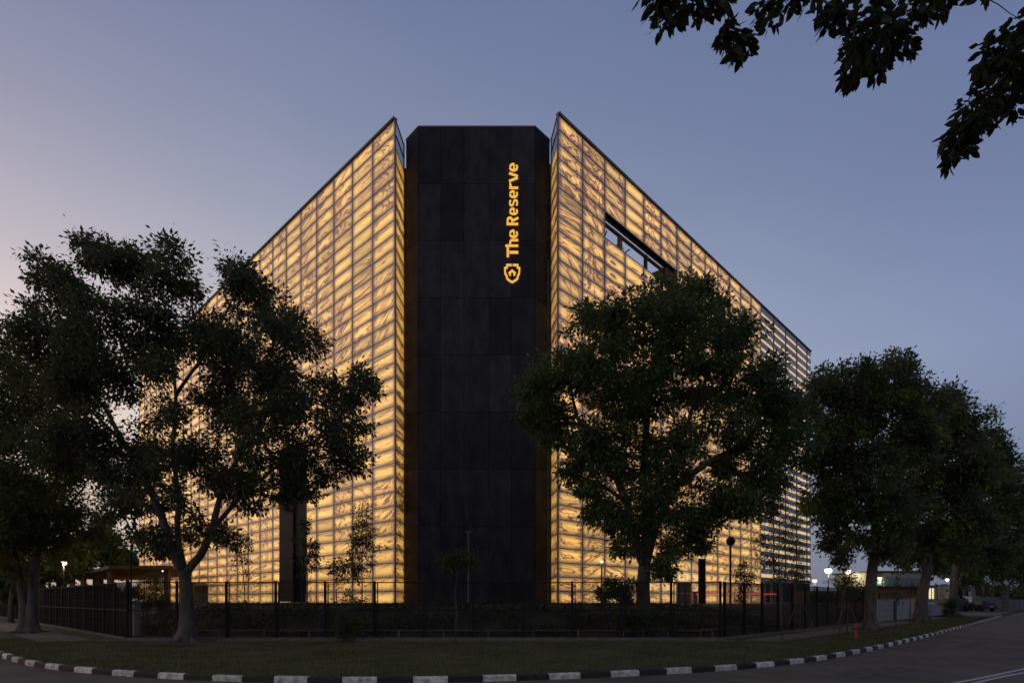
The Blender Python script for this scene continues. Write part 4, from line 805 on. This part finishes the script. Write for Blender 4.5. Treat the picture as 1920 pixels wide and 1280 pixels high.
vis = [q for q in LV if 0 < 960 + F * (q[0] + oinv).x / (q[0] + oinv).y < 1925 and HOR - F * ((q[0] + oinv).z - EYE) / (q[0] + oinv).y > 4]; inv_ = [q for q in LV if q not in vis]
LV = vis + inv_
for i, (p, dv, c) in enumerate(LV):
    ax = (dv.normalized() * .6 + Vector((random.gauss(0, .55), random.gauss(0, .55), -.55))).normalized(); q = ax.to_track_quat('X', 'Z') @ Matrix.Rotation(random.uniform(-1.3, 1.3), 3, 'X').to_quaternion(); L = random.uniform(.075, .155)
    if i < 300:
        o = bpy.data.objects.new('leaf', lme); finish(o, ov, p); o.rotation_mode = 'QUATERNION'; o.rotation_quaternion = q; o.scale = (L, L, L)
    else:
        rest.add([p + (q @ (Vector(v) * L)) for v in vs], fs)
rest.build('foliage', lmo, ov, kind='stuff')

# ground cover plants on the bank
n_ = 34000; gx = rng.uniform(-34, 30, n_); gy = rng.uniform(25.6, 36, n_); zz_ = np.array([gz(a_, b_) if gd(a_, b_) > 1.2 else -9 for a_, b_ in zip(gx, gy)]); k_ = (zz_ > 0) & (np.sin(gx * 1.1) * np.sin(gy * 1.7 + gx * .4) + rng.normal(0, .5, n_) > -.2)
gx, gy, zz_ = gx[k_], gy[k_], zz_[k_]; n_ = len(gx); an = rng.random(n_) * 6.28; V = np.zeros((n_, 4, 3)); L = .06 + .09 * rng.random(n_); ti = rng.normal(0, .5, n_)
for k, (a0, b0_) in enumerate(((1, 0), (0, .45), (-1, 0), (0, -.45))): V[:, k, 0] = gx + (np.cos(an) * a0 - np.sin(an) * b0_) * L; V[:, k, 1] = gy + (np.sin(an) * a0 + np.cos(an) * b0_) * L; V[:, k, 2] = zz_ + .09 + a0 * L * ti + rng.random(n_) * .14
tag(np_mesh('ground_cover', V.reshape(-1, 3), np.arange(n_ * 4).reshape(-1, 4), leafmat('leaf_cover', (.030, .042, .015), (.060, .075, .025))), 'low leafy ground cover spread over the bank behind the fence', 'ground cover', kind='stuff')
def soil_patch(x, y, rr_, seed):
    q = random.Random(seed); a = MB(); n = 30; vs = [(x, y, .165)] + [(x + math.cos(2 * math.pi * k / n) * rr_ * q.uniform(.7, 1.15), y + math.sin(2 * math.pi * k / n) * rr_ * .55 * q.uniform(.75, 1.1), .128) for k in range(n)]
    a.add(vs, [(0, 1 + k, 1 + (k + 1) % n) for k in range(n)]); o = a.build('bare_soil', m_soil); tag(o, 'bare earth worn round the foot of a street tree', kind='structure')
for x_, y_, r_, sd_ in ((-12.6, 22.2, 2.6, 1), (-23.6, 28.2, 2.4, 2), (19.0, 30.6, 2.6, 3), (29.9, 42.6, 2.4, 4)): soil_patch(x_, y_, r_, sd_)
# ------------------------------------------------------------------ street furniture and small things
def lamp(label, u, v, Y, zb, head, size=.16, name='street_lamp', power=0, col=(1, .8, .5), group='lit lamps on poles'):
    p = P(u, v, Y); t = thing(name, label, 'street lamp', group, (p.x, Y, zb)); H = p.z - zb
    MB().tube([(0, 0, 0), (0, 0, H - size * .7)], [.06, .04], 8).build('pole', m_black, t)
    MB().tube([(0, 0, 0), (0, 0, .25)], .10, 8).build('base', m_black, t)
    MB().ball((0, 0, H), size, 12, 8, .9).build('lamp_globe', head, t, smooth=True); MB().tube([(0, 0, H + size * .55), (0, 0, H + size * .95)], [size * 1.1, size * .4], 10).build('lamp_cap', m_black, t)
    if power:
        l = bpy.data.lights.new('lamp_light', 'POINT'); l.energy = power; l.color = col; l.shadow_soft_size = .2; lo = bpy.data.objects.new('lamp_light', l); COL.objects.link(lo); lo.parent = t; lo.location = (0, -.05, H - size * 1.6)
lamp('brightest greenish-white lamp on a pole right of the louvred facade', 1553, 1069, 58, ZP, m_ledg, .34, power=320, col=(1, .95, .6))
lamp('warm lamp on a pole between the brightest lamp and the street tree trunk', 1590, 1071, 60, ZP, m_led, .27, power=160)
lamp('small low warm lamp at the end of the louvred facade', 1527.5, 1088, 56, ZP, m_led, .2, power=160)
lamp('warm lamp just right of the first street tree trunk beyond the hydrant', 1649, 1084, 58, .12, m_led, .22, power=110)
lamp('warm lamp among the trees beside the walkway canopy at far left', 120, 1055, 39.5, ZP, m_led, .17, power=260, col=(1, .85, .5))
lamp('tiny warm lamp before the right facade, left of the dense tree', 1128, 1052, 37, ZP, m_led, .11, power=15)
lamp('bluish-white lamp behind the second street tree', 1776, 1086, 85, .12, m_blue, .22, power=160, col=(.8, .85, 1))
t = thing('light_pole', 'slim unlit light pole standing before the black tower', 'lamp post', loc=(P(878, 1137, 35).x, 35, ZP)); H = P(0, 997, 35).z - ZP
MB().tube([(0, 0, 0), (0, 0, H)], [.04, .025], 8).build('pole', m_frame, t); MB().box((0, 0, H + .02), (.36, .12, .05)).build('lamp_head', m_frame, t); MB().box((0, 0, .08), (.5, .5, .16)).build('base', m_conc, t)
t = thing('camera_pole', 'thin security camera pole standing at the left fence corner', 'pole', loc=(P(246, 0, 24.6).x, 24.6, .12)); H = P(0, 1027, 24.6).z
MB().tube([(0, 0, 0), (0, 0, H)], .035, 8).build('pole', m_black, t); MB().box((-.18, 0, H - .05), (.5, .04, .04)).build('arm', m_black, t); MB().box((-.4, -.03, H - .1), (.22, .09, .09)).build('camera_body', m_steel, t)
t = thing('signal_pole', 'tall thin pole with a round dark head before the right facade', 'pole', loc=(P(1370, 0, 46).x, 46, ZP)); H = P(0, 1014, 46).z - ZP
MB().tube([(0, 0, 0), (0, 0, H - .3)], .07, 8).build('pole', m_black, t); MB().ball((0, 0, H), .36, 12, 8).build('round_head', m_black, t, smooth=True)
t = thing('totem_pillar', 'dark rectangular pillar before the right facade by the barrier', 'pillar', loc=(P(1316, 0, 45).x, 45, ZP)); H = P(0, 1048, 45).z - ZP
MB().box((0, 0, H / 2), (.5, .22, H)).build('pillar_body', m_black, t); MB().box((0, 0, .04), (.8, .5, .1)).build('base', m_conc, t); MB().box((0, 0, H + .02), (.54, .26, .05)).build('cap', m_frame, t)
t = thing('barrier_gate', 'vehicle barrier with a red lit arm before the right facade', 'barrier', loc=(P(1303, 0, 47).x, 47, ZP))
MB().box((0, 0, .5), (.34, .3, 1.0)).build('cabinet', m_frame, t); MB().box((0, 0, 1.04), (.42, .36, .08)).build('cabinet_lid', m_steel, t); MB().box((3.3, -.2, .87), (6.5, .05, .07)).build('barrier_arm', m_redl, t); MB().box((6.35, -.2, .43), (.08, .08, .8)).build('arm_rest', m_steel, t)
t = thing('utility_cabinet', 'pale grey utility cabinet behind the left fence corner', 'cabinet', loc=(P(251.5, 0, 26.2).x, 26.2, .12)); H = P(0, 1133, 26.2).z - .12
MB().box((0, 0, H / 2), (.32, .4, H)).build('cabinet_body', m_conc, t); MB().box((0, -.205, H / 2), (.26, .012, H * .85)).build('door', m_conc, t); MB().box((0, 0, H + .015), (.36, .44, .03)).build('lid', m_conc, t)
# fire hydrants
def hydrant(label, u, vb, vt, z, Yf=None):
    g_ = G(u, vb, z) if Yf is None else Vector((P(u, 0, Yf).x, Yf, z)); H = (vb - vt) / F * g_.y; t = thing('fire_hydrant', label, 'fire hydrant', 'red fire hydrants', (g_.x, g_.y, z)); k = H
    MB().tube([(0, 0, 0), (0, 0, .08 * k)], .17 * k, 12).build('base_flange', m_red, t); MB().tube([(0, 0, .05 * k), (0, 0, .3 * k), (0, 0, .62 * k), (0, 0, .68 * k), (0, 0, .72 * k), (0, 0, .82 * k)], [.12 * k, .105 * k, .09 * k, .14 * k, .14 * k, .12 * k], 14).build('barrel', m_red, t, smooth=False)
    MB().ball((0, 0, .84 * k), .125 * k, 12, 8, .9).build('bonnet', m_red, t, smooth=True); MB().tube([(0, 0, .93 * k), (0, 0, 1.0 * k)], .035 * k, 6).build('top_nut', m_red, t)
    for a_ in ((1, 0), (-1, 0), (0, -1)): MB().tube([(0, 0, .76 * k), (a_[0] * .17 * k, a_[1] * .17 * k, .76 * k)], .055 * k, 10).build('outlet_cap', m_red, t)
hydrant('red fire hydrant on the verge beside the first street tree', 1604, 1197, 1167, .125)
hydrant('small red fire hydrant on the pavement left of the tower foot', 759, 1138, 1115, ZP, 33)
# walkway canopy
t = thing('walkway_canopy', 'flat brown canopy on square columns beside the left facade', 'canopy')
poly = [P(325, 0, 52), P(203, 0, 52), P(127, 0, 77), Vector((-52, 82, 0)), Vector((-37, 67.6, 0))]; poly = [Vector((p.x, p.y)) for p in poly]; zc = P(0, 1066, 52).z
MB().prism(poly, zc + .02, zc + .30).build('roof', m_brown, t)
def shrink(pl, f): c = sum(pl, Vector((0, 0))) / len(pl); return [c + (p - c) * f for p in pl]
MB().prism(shrink(poly, .975), zc - .02, zc + .015).build('soffit', m_tan, t)
for u, Y in ((136, 74), (156.5, 68), (180, 61), (207.5, 54.5), (313.5, 53)):
    p = P(u, 0, Y); MB().box((p.x, Y, (ZP + zc) / 2), (.42, .42, zc - ZP - .04)).build('column', m_brown, t)
t2 = thing('canopy_downlight', 'small warm downlight under the walkway canopy by its right column', 'lamp', loc=(P(305, 0, 54).x, 54, zc - .08)); MB().ball((0, 0, 0), .07).build('lamp_lens', m_led, t2); MB().tube([(0, 0, .04), (0, 0, .07)], .1, 8).build('rim', m_black, t2)
# tan site wall right of the louvres
t = thing('site_wall', 'tan panelled low wall behind the right fence', 'wall'); A_ = P(1490, 0, 52); B_ = P(1578, 0, 56); z1 = P(0, 1108, 52).z
for k in range(6):
    p = A_.lerp(B_, (k + .5) / 6); an = math.atan2(B_.y - A_.y, B_.x - A_.x); L = (Vector((B_.x, B_.y)) - Vector((A_.x, A_.y))).length / 6
    MB().box((p.x, p.y, (ZP + z1) / 2), (L - .03, .12, z1 - ZP)).build('wall_panel', m_tan, t)
c = (A_ + B_) / 2; MB().box((c.x, c.y, z1 + .05), (L * 6, .2, .08), an).build('coping', m_conc, t)
# block wall by the street
t = thing('block_wall', 'pale concrete block wall along the pavement beyond the fence', 'wall'); W0 = FR + RD * 26.2
def wall_run(s0, s1, h):
    nrow = 4; L = .9
    n_ = int((s1 - s0) / L)
    for j in range(nrow):
        for k in range(n_):
            p = W0 + RD * (s0 + (k + .5) * L); MB().box((p.x, p.y, .12 + (j + .5) * h / nrow), (L - .02, .18, h / nrow - .02), ra).build('wall_block', m_conc, t)
    p = W0 + RD * (s0 + n_ * L / 2); MB().box((p.x, p.y, .12 + h + .03), (n_ * L + .05, .24, .06), ra).build('coping', m_conc, t)
wall_run(0, 5.4, 1.62); wall_run(6.6, 12, 1.66); wall_run(13.2, 18.6, 1.7); wall_run(19.2, 27.4, 1.7)
p = W0 + RD * 6.0; tg = thing('metal_gate', 'narrow dark metal gate in the gap of the block wall', 'gate', loc=(p.x, p.y, .12), rz=ra)
for k in range(8): MB().box((-.45 + k * .13, 0, .8), (.03, .03, 1.5)).build('bar', m_black, tg)
for z in (.1, 1.5): MB().box((0, 0, z), (1.0, .04, .05)).build('rail', m_black, tg)
p = W0 + RD * 17.3 - FRN * .12; wl = thing('wall_lamp', 'bright warm wall lamp fixed to the block wall', 'lamp', loc=(p.x, p.y, 1.15)); MB().box((0, 0, 0), (.26, .14, .3)).build('lamp_box', m_led, wl); MB().box((0, 0, .17), (.32, .2, .04)).build('cap', m_black, wl)
# small white service building
t = thing('service_building', 'small white flat-roofed building with a glazed band behind the block wall', 'building'); Y = 58; x0 = P(1628, 0, Y).x; x1 = P(1734, 0, Y).x; zt_ = P(0, 1073, Y).z
MB().box(((x0 + x1) / 2, Y + 3, (zt_ + 3.1) / 2), (x1 - x0, 6, zt_ - 3.1)).build('upper_wall', m_conc, t)
MB().box(((x0 + x1) / 2, Y + 3.4, zt_ / 2 * .9), (x1 - x0 - .3, 5, zt_ * .85)).build('lower_wall', m_brown, t); MB().box(((x0 + x1) / 2, Y + 3, zt_ + .1), (x1 - x0 + .4, 6.4, .16)).build('roof', m_body, t); MB().box((x1 + .15, Y + 2, zt_ / 2), (.5, 4, zt_ - .1)).build('end_wall', m_conc, t)
for k in range(4):
    xw = x0 + (k + .5) * (x1 - x0) / 4; MB().box((xw, Y - .03, 3.55), ((x1 - x0) / 4 - .15, .08, .7)).build('window', mat('green_glass', (.10, .17, .16), .15, .2), t)
MB().box((x0 + 1.3, Y - .6, 2.55), (3.0, 1.4, .1)).build('awning', m_brown, t)
t = thing('lit_kiosk', 'small kiosk with a lit yellow window left of the white tank', 'building', loc=(P(1746, 0, 66).x, 66, .1)); MB().box((0, .9, 1.6), (1.4, 1.6, 3.2)).build('kiosk_wall', m_conc, t); MB().box((-.05, .08, 2.1), (.8, .06, 1.7)).build('window', m_win, t); MB().box((.05, .03, 2.1), (.06, .06, 1.7)).build('window_bar', m_black, t); MB().box((0, .9, 3.25), (1.6, 1.8, .1)).build('roof', m_body, t)
p = P(1770, 0, 70); t = thing('water_tank', 'round white tank behind the block wall', 'tank', loc=(p.x, 70, .1)); H = P(0, 1097, 70).z - .1
MB().tube([(0, 0, 0), (0, 0, H)], .62, 20).build('tank_shell', m_white, t, smooth=False); MB().tube([(0, 0, H), (0, 0, H + .18)], [.66, .25], 20).build('lid', m_steel, t); MB().box((-.1, -.64, H - .6), (.16, .05, .3)).build('gauge', m_black, t)
# far gate, pillar, person, scooter, car
Y = 84; zg = .13
t = thing('gate_pillar', 'pale rendered gate pillar behind the standing person', 'pillar', loc=(P(1815, 0, Y).x, Y, zg)); H = P(0, 1118, Y).z - zg; MB().box((0, 0, H / 2), (.75, .5, H)).build('pillar_body', m_white, t); MB().box((0, 0, H + .04), (.85, .6, .08)).build('cap', m_conc, t)
t = thing('sliding_gate', 'long grey-green slatted sliding gate beyond the driveway', 'gate', loc=(0, Y, zg)); m_gg = mat('gate_green', (.10, .12, .115), .6, .2)
xa = P(1820, 0, Y).x; xb = P(1872, 0, Y).x
for k in range(9): MB().box(((xa + xb) / 2, 0, .28 + k * .2), (xb - xa, .04, .17)).build('slat', m_gg, t)
for x in (xa, (xa * 2 + xb) / 3, (xa + xb * 2) / 3, xb): MB().box((x, .05, 1.05), (.1, .08, 2.0)).build('gate_post', m_gg, t)
xa2 = P(1872, 0, Y + 8).x; t = thing('boundary_fence', 'dark green fence receding beyond the sliding gate', 'fence', loc=(0, 0, 0))
for k in range(14): p = Vector((xa2, Y + 8)) + Vector((.86, .5)) * k * 2.2; MB().box((p.x, p.y, 1.0), (2.1, .06, 1.7), math.atan2(.5, .86)).build('panel', m_gg, t); MB().box((p.x - .95, p.y - .55, 1.0), (.1, .1, 1.9)).build('post', m_black, t)
xd = P(1797, 0, Y).x; t = thing('dark_gate', 'solid dark gate left of the pale pillar', 'gate', loc=(xd, Y, zg)); MB().box((0, 0, .95), (1.9, .08, 1.9)).build('gate_leaf', m_body, t)
for x in (-.95, .95): MB().box((x, 0, 1.0), (.12, .12, 2.0)).build('gate_post', m_black, t)
# person
def person(label, loc, rz):
    t = thing('person', label, 'person', loc=loc, rz=rz)
    me = bpy.data.meshes.new('body'); V_ = [(0, 0, .93), (0, 0, 1.12), (0, 0, 1.33), (0, .0, 1.47), (0, -.02, 1.60), (.09, 0, .88), (.11, -.02, .50), (.12, .03, .10), (.12, -.10, .04), (-.09, 0, .88), (-.12, .02, .50), (-.14, .05, .10), (-.14, -.09, .04), (.19, 0, 1.38), (.25, .03, 1.12), (.22, -.12, .92), (-.19, 0, 1.38), (-.25, -.04, 1.12), (-.12, -.24, 1.06), (.21, -.18, .87), (-.06, -.28, 1.08)]
    E_ = [(0, 1), (1, 2), (2, 3), (3, 4), (0, 5), (5, 6), (6, 7), (7, 8), (0, 9), (9, 10), (10, 11), (11, 12), (2, 13), (13, 14), (14, 15), (15, 19), (2, 16), (16, 17), (17, 18), (18, 20)]
    me.from_pydata(V_, E_, []); me.materials.append(m_cloth); o = bpy.data.objects.new('body', me); finish(o, t); sk = o.modifiers.new('s', 'SKIN'); rad = [.14, .125, .155, .06, .095, .095, .065, .045, .04, .095, .065, .045, .04, .07, .048, .034, .07, .048, .034, .028, .028]
    for i, r_ in enumerate(rad): me.skin_vertices[0].data[i].radius = (r_, r_ * .85)
    me.skin_vertices[0].data[0].use_root = True; sb = o.modifiers.new('d', 'SUBSURF'); sb.levels = 1; sb.render_levels = 1
    MB().ball((0, 0, 1.655), .108, 12, 8, 1.05).build('hair', m_black, t, smooth=True); MB().ball((0, -.035, 1.60), .085, 10, 8, 1.2).build('face', m_skin, t, smooth=True)
    for sx_ in (-1, 1): MB().box((.12 * sx_ - (.02 if sx_ < 0 else 0), -.05, .035), (.09, .26, .07)).build('shoe', m_black, t)
    for hx, hy, hz in ((.21, -.19, .86), (-.05, -.29, 1.08)):
        h_ = MB(); h_.box((hx, hy, hz), (.035, .07, .08))
        for q in range(4): h_.tube([(hx, hy - .03 + q * .02, hz - .03), (hx - .012, hy - .032 + q * .02, hz - .075 + abs(q - 1.5) * .008), (hx - .03, hy - .03 + q * .02, hz - .10 + abs(q - 1.5) * .008)], .009, 5)
        h_.tube([(hx, hy - .03, hz + .01), (hx - .03, hy - .055, hz - .04)], .010, 5); h_.build('hand', m_skin, t)
person('person in dark clothes standing by the pale gate pillar', (P(1813.5, 0, 82).x, 82, .17), R(-70))
p = P(1800, 0, 80); t = thing('motor_scooter', 'dark motor scooter parked before the dark gate', 'motor scooter', loc=(p.x, 80, .17), rz=R(25)); m_tyre = m_black
for x in (-.62, .62): MB().tube([(x + .2 * math.cos(q), 0, .25 + .2 * math.sin(q)) for q in np.linspace(0, 2 * math.pi, 15)], .06, 6, False).build('wheel', m_tyre, t)
MB().box((-.35, 0, .55), (.75, .28, .3)).build('rear_body', m_cloth, t); MB().box((0, 0, .32), (.6, .3, .07)).build('footboard', m_cloth, t); MB().tube([(.6, 0, .3), (.5, 0, .7), (.42, 0, 1.0)], .05, 8).build('steering_column', m_steel, t); MB().box((.46, 0, .68), (.08, .42, .5)).build('leg_shield', m_cloth, t); MB().box((-.35, 0, .74), (.7, .26, .09)).build('seat', m_black, t); MB().tube([(.4, -.3, 1.02), (.4, .3, 1.02)], .02, 6).build('handlebar', m_black, t); MB().ball((.47, 0, .95), .07).build('headlight', m_steel, t)
# parked dark car seen from behind
p = P(1859, 0, 80); t = thing('parked_car', 'dark car seen from behind, parked in front of the slatted gate', 'car', loc=(p.x, 80, .165)); m_car = mat('car_paint', (.02, .022, .026), .25, .3)
prof = [(0, .35), (0, .85), (.12, .95), (.35, 1.0), (.85, 1.38), (2.4, 1.40), (3.1, .98), (4.1, .82), (4.15, .35)]
a = MB(); nP = len(prof)
for xs, sc_ in ((-.86, 1), (.86, 1)): pass
vs = []
for x, k in ((-.86, 1), (-.72, 1), (.72, 1), (.86, 1)):
    for (y, z) in prof: vs.append((x * (1 if z < 1.05 or abs(x) < .8 else .9), y, z - (.05 if abs(x) > .8 else 0)))
fs = [tuple(range(nP)), tuple(range(3 * nP, 4 * nP))[::-1]] + [(j * nP + i, j * nP + (i + 1) % nP, (j + 1) * nP + (i + 1) % nP, (j + 1) * nP + i) for j in range(3) for i in range(nP)]
a.add(vs, fs); a.build('body', m_car, t); MB().add([(-.62, .38, 1.04), (.62, .38, 1.04), (.56, .80, 1.36), (-.56, .80, 1.36)], [(0, 1, 2, 3)]).build('rear_window', m_glass, t); MB().box((0, -.02, .72), (.5, .02, .12)).build('number_plate', m_white, t); MB().box((0, -.04, .45), (1.6, .12, .18)).build('bumper', m_car, t)
for x in (-.68, .68):
    MB().box((x, -.01, .82), (.28, .04, .13)).build('tail_light', m_red, t)
    for y in (.75, 3.35): MB().tube([(x - .1 if x < 0 else x - .08, y, .31), (x + .08 if x < 0 else x + .1, y, .31)], .31, 16).build('wheel', m_tyre, t)
# litter of fallen leaves on verge and under trees
n_ = 900; V = np.zeros((n_, 4, 3)); cx = rng.uniform(-13, 16, n_); cy = rng.uniform(14, 22.5, n_); an = rng.random(n_) * 6.28; L = .035 + rng.random(n_) * .05
for k, (s0, s1) in enumerate(((1, 0), (0, .5), (-1, 0), (0, -.5))): V[:, k, 0] = cx + (np.cos(an) * s0 - np.sin(an) * s1) * L; V[:, k, 1] = cy + (np.sin(an) * s0 + np.cos(an) * s1) * L; V[:, k, 2] = .165 + rng.random(n_) * .02
tag(np_mesh('fallen_leaves', V.reshape(-1, 3), np.arange(n_ * 4).reshape(-1, 4), leafmat('dry_leaf', (.10, .06, .025), (.22, .15, .07))), 'scattered dry fallen leaves lying on the verge grass', 'leaves', kind='stuff')
